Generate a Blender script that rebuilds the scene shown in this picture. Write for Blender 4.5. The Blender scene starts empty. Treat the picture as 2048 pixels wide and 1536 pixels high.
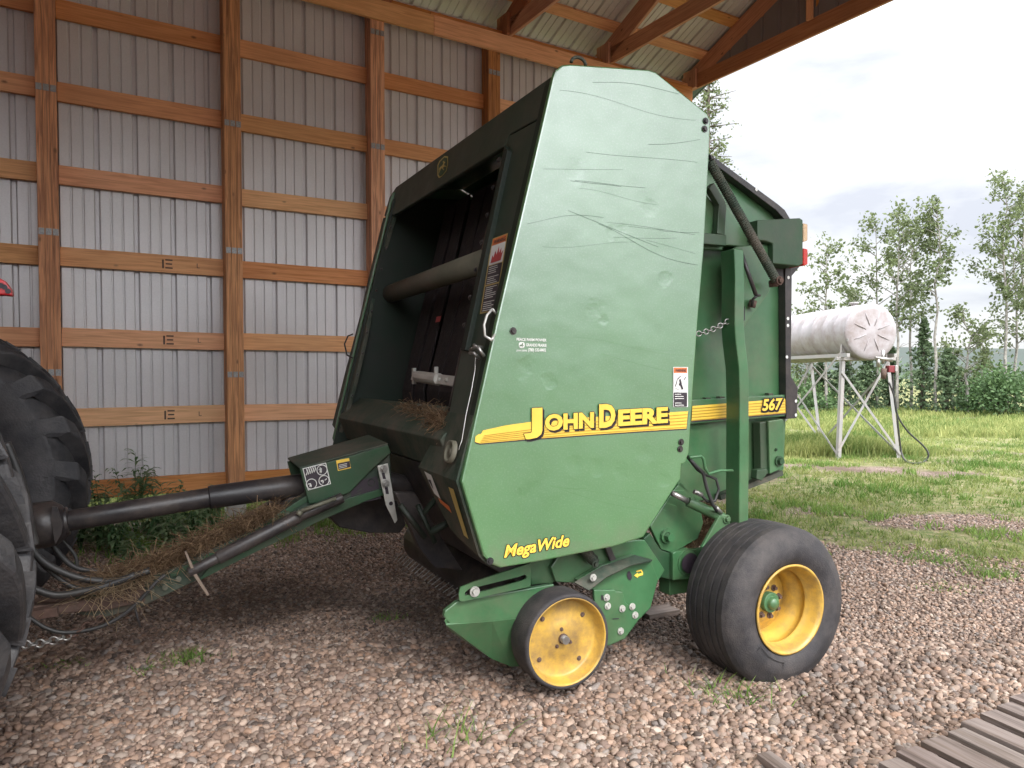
import bpy, math, random
import numpy as np
from mathutils import Vector, Matrix
random.seed(7); np.random.seed(7)
R = math.radians
sc = bpy.context.scene
col = sc.collection

# ------------------------------------------------------------------ camera
FPX, CX, HY = 1480.0, 1024.0, 753.0          # focal length, centre column, horizon row of the 2048 px photograph
PITCH = R(1.8)
PY = HY + FPX*math.tan(PITCH)                # principal row
EYE = Vector((0, 0, 1.6))
cd = bpy.data.cameras.new("camera"); cam = bpy.data.objects.new("camera", cd); col.objects.link(cam)
cd.sensor_width = 36; cd.lens = FPX/2048*36
cd.shift_y = (PY-768)/2048
cd.clip_start = 0.05; cd.clip_end = 6000
cam.location = EYE; cam.rotation_euler = (math.pi/2-PITCH, 0, 0)
sc.camera = cam

# ------------------------------------------------------------------ exposure, sky, sun
sc.view_settings.view_transform = 'Standard'; sc.view_settings.look = 'None'
sc.view_settings.exposure = 1.0; sc.view_settings.gamma = 1
SUN_EL, SUN_AZ = R(48), R(150)               # azimuth clockwise from +Y
w = bpy.data.worlds.new("World"); sc.world = w; w.use_nodes = True
nt = w.node_tree; nt.nodes.clear()
def N(t, ty, **k):
    n = t.nodes.new(ty)
    for a, b in k.items(): setattr(n, a, b)
    return n
def math_(t, op, a, b=None, clamp=False):
    n = N(t, 'ShaderNodeMath', operation=op); n.use_clamp = clamp
    for i, x in enumerate((a, b)):
        if x is None: continue
        if isinstance(x, (int, float)): n.inputs[i].default_value = x
        else: t.links.new(x, n.inputs[i])
    return n.outputs[0]
def mixc(t, fac, a, b, blend='MIX'):
    n = N(t, 'ShaderNodeMix', data_type='RGBA', blend_type=blend)
    for s, x in ((n.inputs['Factor'], fac), (n.inputs[6], a), (n.inputs[7], b)):
        if hasattr(x, 'is_linked'): t.links.new(x, s)
        elif isinstance(x, (int, float)): s.default_value = x
        else: s.default_value = (*x, 1) if len(x) == 3 else x
    return n.outputs[2]
def ramp(t, fac, stops):
    n = N(t, 'ShaderNodeValToRGB'); t.links.new(fac, n.inputs[0])
    e = n.color_ramp.elements
    while len(e) < len(stops): e.new(0.5)
    for i, (p, c) in enumerate(stops):
        e[i].position = p
        e[i].color = (c, c, c, 1) if isinstance(c, (int, float)) else (*c, 1)
    return n.outputs[0]
tc = N(nt, 'ShaderNodeTexCoord'); sep = N(nt, 'ShaderNodeSeparateXYZ'); nt.links.new(tc.outputs['Generated'], sep.inputs[0])
sky = N(nt, 'ShaderNodeTexSky', sky_type='NISHITA'); sky.sun_disc = False; sky.sun_elevation = SUN_EL; sky.sun_rotation = SUN_AZ
mp = N(nt, 'ShaderNodeMapping'); nt.links.new(tc.outputs['Generated'], mp.inputs[0]); mp.inputs['Scale'].default_value = (1.6, 1.6, 5.0); mp.inputs['Location'].default_value = (0.3, 0.1, 0.35)
n1 = N(nt, 'ShaderNodeTexNoise'); nt.links.new(mp.outputs[0], n1.inputs['Vector']); n1.inputs['Scale'].default_value = 2.0; n1.inputs['Detail'].default_value = 9; n1.inputs['Roughness'].default_value = .56; n1.inputs['Distortion'].default_value = .35
cl = ramp(nt, n1.outputs['Fac'], [(.38, (.70, .725, .80)), (.49, (.87, .89, .925)), (.62, (.985, .99, 1.0))])
# an overcast vault: plain at the horizon, much brighter overhead and on the sun's side
up = ramp(nt, sep.outputs['Z'], [(0.0, 0.0), (.36, .05), (.55, .40), (.80, 1.0)])
gain = math_(nt, 'ADD', math_(nt, 'MULTIPLY', up, 3.1), 0.545)
back = math_(nt, 'MULTIPLY', math_(nt, 'MULTIPLY', math_(nt, 'MAXIMUM', math_(nt, 'MULTIPLY', sep.outputs['Y'], -1.0), 0.0), 3.6), ramp(nt, sep.outputs['Z'], [(.10, .2), (.30, 1)]))
gain = math_(nt, 'ADD', gain, back)
clg = mixc(nt, 1.0, cl, (1, 1, 1), 'MULTIPLY')
vm = N(nt, 'ShaderNodeVectorMath', operation='SCALE'); nt.links.new(clg, vm.inputs[0]); nt.links.new(math_(nt, 'MULTIPLY', gain, 9.6), vm.inputs['Scale'])
skc = mixc(nt, .93, sky.outputs[0], vm.outputs[0])
bg = N(nt, 'ShaderNodeBackground'); nt.links.new(skc, bg.inputs[0]); bg.inputs[1].default_value = .1
wo = N(nt, 'ShaderNodeOutputWorld'); nt.links.new(bg.outputs[0], wo.inputs[0])
ld = bpy.data.lights.new("sun", 'SUN'); ld.energy = 1.5; ld.angle = R(14); ld.color = (1, .95, .88)
sun = bpy.data.objects.new("sun", ld); col.objects.link(sun)
sdir = Vector((math.sin(SUN_AZ)*math.cos(SUN_EL), math.cos(SUN_AZ)*math.cos(SUN_EL), math.sin(SUN_EL)))
sun.rotation_euler = sdir.to_track_quat('Z', 'Y').to_euler(); sun.location = (0, 0, 30)

# ------------------------------------------------------------------ frames of reference
def ray(px, py):
    x, yd = (px-CX)/FPX, (py-PY)/FPX
    return Vector((x, math.cos(PITCH)-yd*math.sin(PITCH), -math.sin(PITCH)-yd*math.cos(PITCH)))
def hit(px, py, pt, n):
    d = ray(px, py); k = (pt-EYE).dot(n)/d.dot(n)
    return EYE+d*k
UD = Vector((.899, .438, 0)); WD = Vector((-.438, .899, 0)); ZD = Vector((0, 0, 1))   # baler: rearward, to its far side, up
UD.normalize(); WD.normalize()
def F(u, w, z): return UD*u+WD*w+ZD*z
def uwz(p): return (p.dot(UD), p.dot(WD), p.z)
def onW(px, py, w): return hit(px, py, WD*w, WD)
def onU(px, py, u): return hit(px, py, UD*u, UD)
def onZ(px, py, z): return hit(px, py, Vector((0, 0, z)), ZD)
def onY(px, py, y): return hit(px, py, Vector((0, y, 0)), Vector((0, 1, 0)))
TD = Vector((.854, .521, 0)).normalized(); SD = Vector((TD.y, -TD.x, 0)); P0 = Vector((-3.127, 8.25, 0))  # shed: along the wall, out from the wall
def G(t, s, z): return P0+TD*t+SD*s+ZD*z
def onS(px, py, s): return hit(px, py, P0+SD*s, SD)
def tsz(p): return ((p-P0).dot(TD), (p-P0).dot(SD), p.z)
KF = .2537                                   # the front of the baler leans back
def uf(z): return 1.241+(z-1.13)*KF
FN = (UD-ZD*KF).normalized()
def onF(px, py, off=0): return hit(px, py, F(uf(1.13)+off, 0, 1.13), FN)

# ------------------------------------------------------------------ materials
def newmat(name):
    m = bpy.data.materials.new(name); m.use_nodes = True
    t = m.node_tree; b = t.nodes['Principled BSDF']
    return m, t, b
def mkmat(name, base, rough=.5, metal=0, var=.15, scale=4, bump=0, bscale=60, dirt=None, dirtamt=.4, dirtscale=3, coat=0, spec=.5, rvar=.08):
    m, t, b = newmat(name)
    tc = N(t, 'ShaderNodeTexCoord'); o = tc.outputs['Object']
    n = N(t, 'ShaderNodeTexNoise'); t.links.new(o, n.inputs['Vector']); n.inputs['Scale'].default_value = scale; n.inputs['Detail'].default_value = 8; n.inputs['Roughness'].default_value = .65
    c = mixc(t, ramp(t, n.outputs['Fac'], [(.3, 0), (.7, 1)]), tuple(x*(1-var) for x in base), tuple(min(1, x*(1+var)) for x in base))
    if dirt:
        n2 = N(t, 'ShaderNodeTexNoise'); t.links.new(o, n2.inputs['Vector']); n2.inputs['Scale'].default_value = dirtscale; n2.inputs['Detail'].default_value = 12; n2.inputs['Roughness'].default_value = .72
        c = mixc(t, math_(t, 'MULTIPLY', ramp(t, n2.outputs['Fac'], [(.42, 0), (.68, 1)]), dirtamt), c, dirt)
    t.links.new(c, b.inputs['Base Color'])
    rr = N(t, 'ShaderNodeMapRange'); t.links.new(n.outputs['Fac'], rr.inputs[0]); rr.inputs[1].default_value = .3; rr.inputs[2].default_value = .7
    rr.inputs[3].default_value = max(.02, rough-rvar); rr.inputs[4].default_value = min(1, rough+rvar); t.links.new(rr.outputs[0], b.inputs['Roughness'])
    b.inputs['Metallic'].default_value = metal; b.inputs['Specular IOR Level'].default_value = spec
    b.inputs['Coat Weight'].default_value = coat; b.inputs['Coat Roughness'].default_value = .25
    if bump:
        n3 = N(t, 'ShaderNodeTexNoise'); t.links.new(o, n3.inputs['Vector']); n3.inputs['Scale'].default_value = bscale; n3.inputs['Detail'].default_value = 6
        bp = N(t, 'ShaderNodeBump'); bp.inputs['Strength'].default_value = bump; bp.inputs['Distance'].default_value = .01
        t.links.new(n3.outputs['Fac'], bp.inputs['Height']); t.links.new(bp.outputs[0], b.inputs['Normal'])
    return m
GRN = (.030, .150, .040)
M = {}
M['green'] = mkmat('green_paint', (.045, .135, .055), .36, var=.22, dirt=(.16, .13, .09), dirtamt=.35, bump=.08, bscale=25, coat=.25)
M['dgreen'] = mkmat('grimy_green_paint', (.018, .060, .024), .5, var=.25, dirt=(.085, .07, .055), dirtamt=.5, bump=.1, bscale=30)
M['inner'] = mkmat('shaded_grimy_green_paint', (.006, .016, .008), .65, var=.3, dirt=(.018, .014, .012), dirtamt=.6)  # shade of the chamber painted into the base colour, under real grime
M['hood'] = mkmat('shaded_green_paint', (.022, .040, .025), .5, var=.2, dirt=(.07, .06, .05), dirtamt=.45)  # green darkened to carry the shade on the baler's front faces
M['dusty'] = mkmat('dusty_green_paint', (.026, .048, .03), .7, var=.25, dirt=(.12, .092, .072), dirtamt=.9, dirtscale=4, bump=.1)
M['yellow'] = mkmat('yellow_paint', (.55, .335, .055), .48, var=.18, dirt=(.15, .10, .06), dirtamt=.8, dirtscale=7, bump=.05, coat=.2)
M['decal_y'] = mkmat('decal_yellow', (.78, .52, .07), .45, var=.06, scale=12)
M['decal_l'] = mkmat('decal_ochre_line', (.42, .25, .02), .45, var=.06, scale=12)
M['decal_k'] = mkmat('decal_black', (.03, .022, .03), .5, var=.1)
M['decal_w'] = mkmat('decal_white', (.72, .72, .68), .5, var=.06)
M['decal_o'] = mkmat('decal_orange', (.62, .17, .05), .5, var=.1)
M['decal_r'] = mkmat('decal_red', (.42, .05, .05), .5, var=.1)
M['decal_dim'] = mkmat('worn_decal_gold', (.5, .38, .12), .5, var=.1)
M['black'] = mkmat('black_painted_steel', (.022, .02, .022), .42, var=.3, dirt=(.14, .11, .09), dirtamt=.4, dirtscale=6, bump=.1)
M['rubber'] = mkmat('tyre_rubber', (.026, .024, .026), .72, var=.35, scale=9, dirt=(.13, .11, .10), dirtamt=.4, dirtscale=6, bump=.3, bscale=140)
M['rubberd'] = mkmat('dusty_tractor_rubber', (.024, .024, .027), .6, var=.3, scale=6, dirt=(.13, .12, .115), dirtamt=.4, dirtscale=5, bump=.3, bscale=90)
M['hose'] = mkmat('hose_rubber', (.025, .025, .025), .5, var=.2, dirt=(.1, .09, .08), dirtamt=.4)
M['jackpad'] = mkmat('worn_brown_pad', (.20, .15, .115), .8, var=.3)
M['belt'] = mkmat('belt_rubber', (.016, .011, .012), .8, var=.35, scale=14, dirt=(.045, .03, .026), dirtamt=.6, dirtscale=20, bump=.6, bscale=120)
M['steel'] = mkmat('bare_steel', (.42, .41, .39), .38, metal=.8, var=.2, dirt=(.12, .09, .07), dirtamt=.35, dirtscale=15)
M['zinc'] = mkmat('zinc_plated_steel', (.55, .54, .5), .45, metal=.45, var=.2)
M['rust'] = mkmat('rusty_steel', (.085, .048, .036), .85, var=.4, scale=20, bump=.4, dirt=(.2, .16, .13), dirtamt=.4)
M['roller'] = mkmat('dusty_roller_paint', (.12, .12, .085), .6, var=.2, dirt=(.2, .17, .13), dirtamt=.6)
M['red'] = mkmat('red_paint', (.5, .02, .025), .35, var=.1, coat=.4)
M['tankw'] = mkmat('weathered_white_tank_paint', (.36, .335, .35), .5, var=.12, scale=3, dirt=(.17, .12, .10), dirtamt=.75, dirtscale=2.4, bump=.06, bscale=4)
M['galv'] = mkmat('galvanised_angle_iron', (.36, .36, .36), .5, metal=.3, var=.2, dirt=(.25, .12, .07), dirtamt=.35, dirtscale=4)
M['conc'] = mkmat('concrete', (.35, .33, .3), .9, var=.2, bump=.4)
M['lens_r'] = mkmat('red_lamp_lens', (.5, .03, .02), .2, var=.05)
M['lens_a'] = mkmat('amber_lamp_lens', (.55, .38, .22), .25, var=.05)
M['plate'] = mkmat('truss_plate_steel', (.33, .33, .33), .5, metal=.5, var=.35, scale=60)
M['bark_a'] = mkmat('aspen_bark', (.24, .225, .20), .85, var=.35, scale=6, dirt=(.05, .045, .04), dirtamt=.7, dirtscale=5)
M['bark_s'] = mkmat('spruce_bark', (.09, .07, .055), .9, var=.3)
M['tankend'] = M['tankw']

def wood(name, base, dark, knots=1.0, grey=None):
    m, t, b = newmat(name)
    uv = N(t, 'ShaderNodeUVMap'); mp = N(t, 'ShaderNodeMapping'); t.links.new(uv.outputs[0], mp.inputs[0]); mp.inputs['Scale'].default_value = (1.3, 26, 1)
    n = N(t, 'ShaderNodeTexNoise'); t.links.new(mp.outputs[0], n.inputs['Vector']); n.inputs['Scale'].default_value = 1.6; n.inputs['Detail'].default_value = 7; n.inputs['Distortion'].default_value = .9
    c = mixc(t, ramp(t, n.outputs['Fac'], [(.32, 0), (.62, 1)]), dark, base)
    n2 = N(t, 'ShaderNodeTexNoise'); t.links.new(uv.outputs[0], n2.inputs['Vector']); n2.inputs['Scale'].default_value = .9; n2.inputs['Detail'].default_value = 4
    c = mixc(t, ramp(t, n2.outputs['Fac'], [(.35, .0), (.7, .42)]), c, tuple(x*.55 for x in base))
    if grey:
        n4 = N(t, 'ShaderNodeTexNoise'); t.links.new(mp.outputs[0], n4.inputs['Vector']); n4.inputs['Scale'].default_value = .8; n4.inputs['Detail'].default_value = 9; n4.inputs['Roughness'].default_value = .7
        c = mixc(t, ramp(t, n4.outputs['Fac'], [(.4, 0), (.6, 1)]), c, grey)
    mk = N(t, 'ShaderNodeMapping'); t.links.new(uv.outputs[0], mk.inputs[0]); mk.inputs['Scale'].default_value = (4.2, 8, 1)
    v = N(t, 'ShaderNodeTexVoronoi'); t.links.new(mk.outputs[0], v.inputs['Vector']); v.inputs['Scale'].default_value = 1.0
    k = ramp(t, v.outputs['Distance'], [(.06, 1), (.15, 0)])
    sp = N(t, 'ShaderNodeSeparateColor'); t.links.new(v.outputs['Color'], sp.inputs[0])
    on = math_(t, 'GREATER_THAN', sp.outputs[0], .5)
    c = mixc(t, math_(t, 'MULTIPLY', math_(t, 'MULTIPLY', k, on), .85*knots), c, tuple(x*.22 for x in base))
    oi = N(t, 'ShaderNodeObjectInfo')                        # every board has its own tone
    hs = N(t, 'ShaderNodeHueSaturation'); t.links.new(c, hs.inputs['Color'])
    for s_, lo_, hi_ in (('Value', .74, 1.2), ('Saturation', 1.12, .84), ('Hue', .492, .508)):
        mr = N(t, 'ShaderNodeMapRange'); t.links.new(oi.outputs['Random'] if s_ != 'Hue' else math_(t, 'FRACT', math_(t, 'MULTIPLY', oi.outputs['Random'], 7.3)), mr.inputs[0]); mr.inputs[3].default_value = lo_; mr.inputs[4].default_value = hi_; t.links.new(mr.outputs[0], hs.inputs[s_])
    t.links.new(hs.outputs[0], b.inputs['Base Color']); b.inputs['Roughness'].default_value = .7
    bp = N(t, 'ShaderNodeBump'); bp.inputs['Strength'].default_value = .25; bp.inputs['Distance'].default_value = .004
    t.links.new(n.outputs['Fac'], bp.inputs['Height']); t.links.new(bp.outputs[0], b.inputs['Normal'])
    return m
M['wood'] = wood('spruce_lumber', (.80, .39, .165), (.58, .245, .085))
M['woodr'] = wood('reddish_truss_lumber', (.60, .285, .155), (.42, .17, .09))
M['woodd'] = wood('stained_post_lumber', (.76, .375, .16), (.26, .11, .05), 1.0)
M['pallet'] = wood('weathered_pallet_wood', (.17, .12, .095), (.06, .042, .034), .6, grey=(.23, .185, .165))

# big faded side shield: sun-bleached green paint, thin branch scratches, scuffs
def panelmat():
    m, t, b = newmat('scratched_green_shield')
    uv = N(t, 'ShaderNodeUVMap').outputs[0]
    n = N(t, 'ShaderNodeTexNoise'); t.links.new(uv, n.inputs['Vector']); n.inputs['Scale'].default_value = 1.7; n.inputs['Detail'].default_value = 6
    c = mixc(t, ramp(t, n.outputs['Fac'], [(.3, 0), (.7, 1)]), (.026, .145, .032), (.048, .188, .052))
    n2 = N(t, 'ShaderNodeTexNoise'); t.links.new(uv, n2.inputs['Vector']); n2.inputs['Scale'].default_value = 120; n2.inputs['Detail'].default_value = 4
    c = mixc(t, ramp(t, n2.outputs['Fac'], [(.5, 0), (.75, .35)]), c, (.22, .30, .21))
    # scuffed darker spots
    n3 = N(t, 'ShaderNodeTexNoise'); t.links.new(uv, n3.inputs['Vector']); n3.inputs['Scale'].default_value = 9; n3.inputs['Detail'].default_value = 8; n3.inputs['Roughness'].default_value = .7
    c = mixc(t, ramp(t, n3.outputs['Fac'], [(.62, 0), (.74, .6)]), c, (.025, .14, .04))
    sv = N(t, 'ShaderNodeSeparateXYZ'); t.links.new(uv, sv.inputs[0])
    # grime along the foot
    low = ramp(t, math_(t, 'MULTIPLY', sv.outputs['Y'], .25), [(.18, .5), (.23, 0)])
    c = mixc(t, math_(t, 'MULTIPLY', low, ramp(t, n3.outputs['Fac'], [(.4, 0), (.6, 1)])), c, (.12, .1, .06))
    t.links.new(c, b.inputs['Base Color'])
    rg = N(t, 'ShaderNodeMapRange'); t.links.new(n3.outputs['Fac'], rg.inputs[0]); rg.inputs[3].default_value = .24; rg.inputs[4].default_value = .40; t.links.new(rg.outputs[0], b.inputs['Roughness'])
    b.inputs['IOR'].default_value = 2.6; b.inputs['Specular IOR Level'].default_value = .5
    nb = N(t, 'ShaderNodeTexNoise'); t.links.new(uv, nb.inputs['Vector']); nb.inputs['Scale'].default_value = 4.2; nb.inputs['Detail'].default_value = 2
    b1 = N(t, 'ShaderNodeBump'); b1.inputs['Strength'].default_value = .35; b1.inputs['Distance'].default_value = .012; t.links.new(nb.outputs['Fac'], b1.inputs['Height'])
    nb_ = N(t, 'ShaderNodeTexNoise'); t.links.new(uv, nb_.inputs['Vector']); nb_.inputs['Scale'].default_value = 14
    dent = None
    for px, py, rr in ((1222, 463, .035), (1243, 462, .03), (1192, 620, .05), (1206, 640, .03), (1050, 735, .05), (1102, 762, .04), (1290, 905, .05), (1150, 930, .05), (1192, 935, .04), (1240, 940, .045), (1330, 960, .04), (1060, 985, .06), (1150, 340, .06), (1300, 420, .05), (1330, 560, .04)):
        q_ = onW(px, py, 3.06); vd = N(t, 'ShaderNodeVectorMath', operation='DISTANCE'); t.links.new(uv, vd.inputs[0]); vd.inputs[1].default_value = (q_.dot(UD), q_.z, 0); dn_ = math_(t, 'MULTIPLY_ADD', nb_.outputs['Fac'], .09); t.nodes[-1].inputs[2].default_value = -.045
        e_ = ramp(t, math_(t, 'DIVIDE', math_(t, 'ADD', vd.outputs['Value'], dn_), rr*1.1), [(0, 0), (.45, .35), (1, 1)])
        dent = e_ if dent is None else math_(t, 'MULTIPLY', dent, e_)
    b2 = N(t, 'ShaderNodeBump'); b2.inputs['Strength'].default_value = .11; b2.inputs['Distance'].default_value = .012; t.links.new(dent, b2.inputs['Height']); t.links.new(b1.outputs[0], b2.inputs['Normal'])
    b3 = N(t, 'ShaderNodeBump'); b3.inputs['Strength'].default_value = .12; b3.inputs['Distance'].default_value = .002; t.links.new(n2.outputs['Fac'], b3.inputs['Height']); t.links.new(b2.outputs[0], b3.inputs['Normal'])
    t.links.new(b3.outputs[0], b.inputs['Normal'])
    return m
M['panel'] = panelmat()

def sidingmat(name, base, dirt, rough=.36, metal=.16):
    m, t, b = newmat(name)
    o = N(t, 'ShaderNodeTexCoord').outputs['Object']
    n = N(t, 'ShaderNodeTexNoise'); t.links.new(o, n.inputs['Vector']); n.inputs['Scale'].default_value = 1.2; n.inputs['Detail'].default_value = 8
    c = mixc(t, ramp(t, n.outputs['Fac'], [(.35, 0), (.75, .5)]), base, dirt)
    n2 = N(t, 'ShaderNodeTexNoise'); t.links.new(o, n2.inputs['Vector']); n2.inputs['Scale'].default_value = 70; n2.inputs['Detail'].default_value = 2
    c = mixc(t, ramp(t, n2.outputs['Fac'], [(.4, 0), (.7, .18)]), c, tuple(x*.6 for x in base))
    t.links.new(c, b.inputs['Base Color']); b.inputs['Roughness'].default_value = rough; b.inputs['Metallic'].default_value = metal
    return m
M['siding'] = sidingmat('corrugated_backcoat', (.66, .65, .665), (.48, .455, .455))
M['roofm'] = sidingmat('roof_sheet_backcoat', (.62, .60, .58), (.47, .44, .41), .5, .08)
M['sidout'] = mkmat('grey_outer_siding', (.17, .15, .16), .5, var=.1)
M['eave'] = mkmat('green_grey_eave_sheet', (.10, .15, .14), .45, var=.2)

def leafmat(name, a, bcol, trans=.35, attr=True):
    m, t, b = newmat(name)
    at = N(t, 'ShaderNodeAttribute', attribute_name='rnd')
    c = mixc(t, at.outputs['Fac'], a, bcol)
    t.links.new(c, b.inputs['Base Color']); b.inputs['Roughness'].default_value = .6; b.inputs['Specular IOR Level'].default_value = .25
    tr = N(t, 'ShaderNodeBsdfTranslucent'); t.links.new(c, tr.inputs[0])
    mx = N(t, 'ShaderNodeMixShader'); mx.inputs[0].default_value = trans
    t.links.new(b.outputs[0], mx.inputs[1]); t.links.new(tr.outputs[0], mx.inputs[2])
    t.links.new(mx.outputs[0], t.nodes['Material Output'].inputs[0])
    return m
M['leaf_a'] = leafmat('aspen_leaves', (.06, .085, .035), (.18, .215, .10), .4)
M['leaf_s'] = leafmat('spruce_needles', (.035, .065, .03), (.12, .17, .085), .2)
M['leaf_b'] = leafmat('bush_leaves', (.03, .07, .025), (.10, .16, .06), .3)
M['grass'] = leafmat('grass_blades', (.085, .15, .03), (.33, .345, .125), .4)
M['grassg'] = leafmat('lush_grass_blades', (.08, .17, .03), (.22, .31, .08), .4)
M['weed'] = leafmat('weed_leaves', (.07, .15, .06), (.24, .32, .17), .35)
M['hay'] = leafmat('dry_hay', (.11, .06, .038), (.40, .27, .155), .2)
M['straw'] = leafmat('straw_litter', (.22, .15, .09), (.42, .32, .20), .2)

def rockmat():
    m, t, b = newmat('pebbles')
    at = N(t, 'ShaderNodeAttribute', attribute_name='tint')
    o = N(t, 'ShaderNodeTexCoord').outputs['Object']
    n = N(t, 'ShaderNodeTexNoise'); t.links.new(o, n.inputs['Vector']); n.inputs['Scale'].default_value = 60; n.inputs['Detail'].default_value = 5
    c = mixc(t, ramp(t, n.outputs['Fac'], [(.3, .25), (.7, 0)]), at.outputs['Color'], (.12, .09, .075))
    t.links.new(c, b.inputs['Base Color']); b.inputs['Roughness'].default_value = .75; b.inputs['Specular IOR Level'].default_value = .35
    return m
M['rock'] = rockmat()
def groundmat():
    m, t, b = newmat('gravelly_soil_and_turf')
    o = N(t, 'ShaderNodeTexCoord').outputs['Object']
    g = N(t, 'ShaderNodeAttribute', attribute_name='turf').outputs['Fac']
    v = N(t, 'ShaderNodeTexVoronoi'); t.links.new(o, v.inputs['Vector']); v.inputs['Scale'].default_value = 44
    sc_ = N(t, 'ShaderNodeSeparateColor'); t.links.new(v.outputs['Color'], sc_.inputs[0])
    gr = ramp(t, sc_.outputs[0], [(0, (.15, .105, .085)), (.5, (.28, .21, .175)), (1, (.42, .33, .28))])
    gr = mixc(t, ramp(t, v.outputs['Distance'], [(.35, 0), (.7, .85)]), gr, (.07, .05, .04))
    n = N(t, 'ShaderNodeTexNoise'); t.links.new(o, n.inputs['Vector']); n.inputs['Scale'].default_value = 1.3; n.inputs['Detail'].default_value = 9; n.inputs['Roughness'].default_value = .7
    gr = mixc(t, ramp(t, n.outputs['Fac'], [(.40, 0), (.56, .85)]), gr, (.095, .064, .047))
    n2 = N(t, 'ShaderNodeTexNoise'); t.links.new(o, n2.inputs['Vector']); n2.inputs['Scale'].default_value = 6; n2.inputs['Detail'].default_value = 12; n2.inputs['Roughness'].default_value = .75
    tf = ramp(t, n2.outputs['Fac'], [(.35, (.06, .09, .025)), (.50, (.14, .15, .055)), (.64, (.30, .235, .155))])
    c = mixc(t, g, gr, tf)
    t.links.new(c, b.inputs['Base Color']); b.inputs['Roughness'].default_value = .9; b.inputs['Specular IOR Level'].default_value = .2
    bp = N(t, 'ShaderNodeBump'); bp.inputs['Strength'].default_value = .8; bp.inputs['Distance'].default_value = .02
    t.links.new(math_(t, 'SUBTRACT', 1.0, v.outputs['Distance']), bp.inputs['Height']); t.links.new(bp.outputs[0], b.inputs['Normal'])
    return m
M['ground'] = groundmat()

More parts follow.
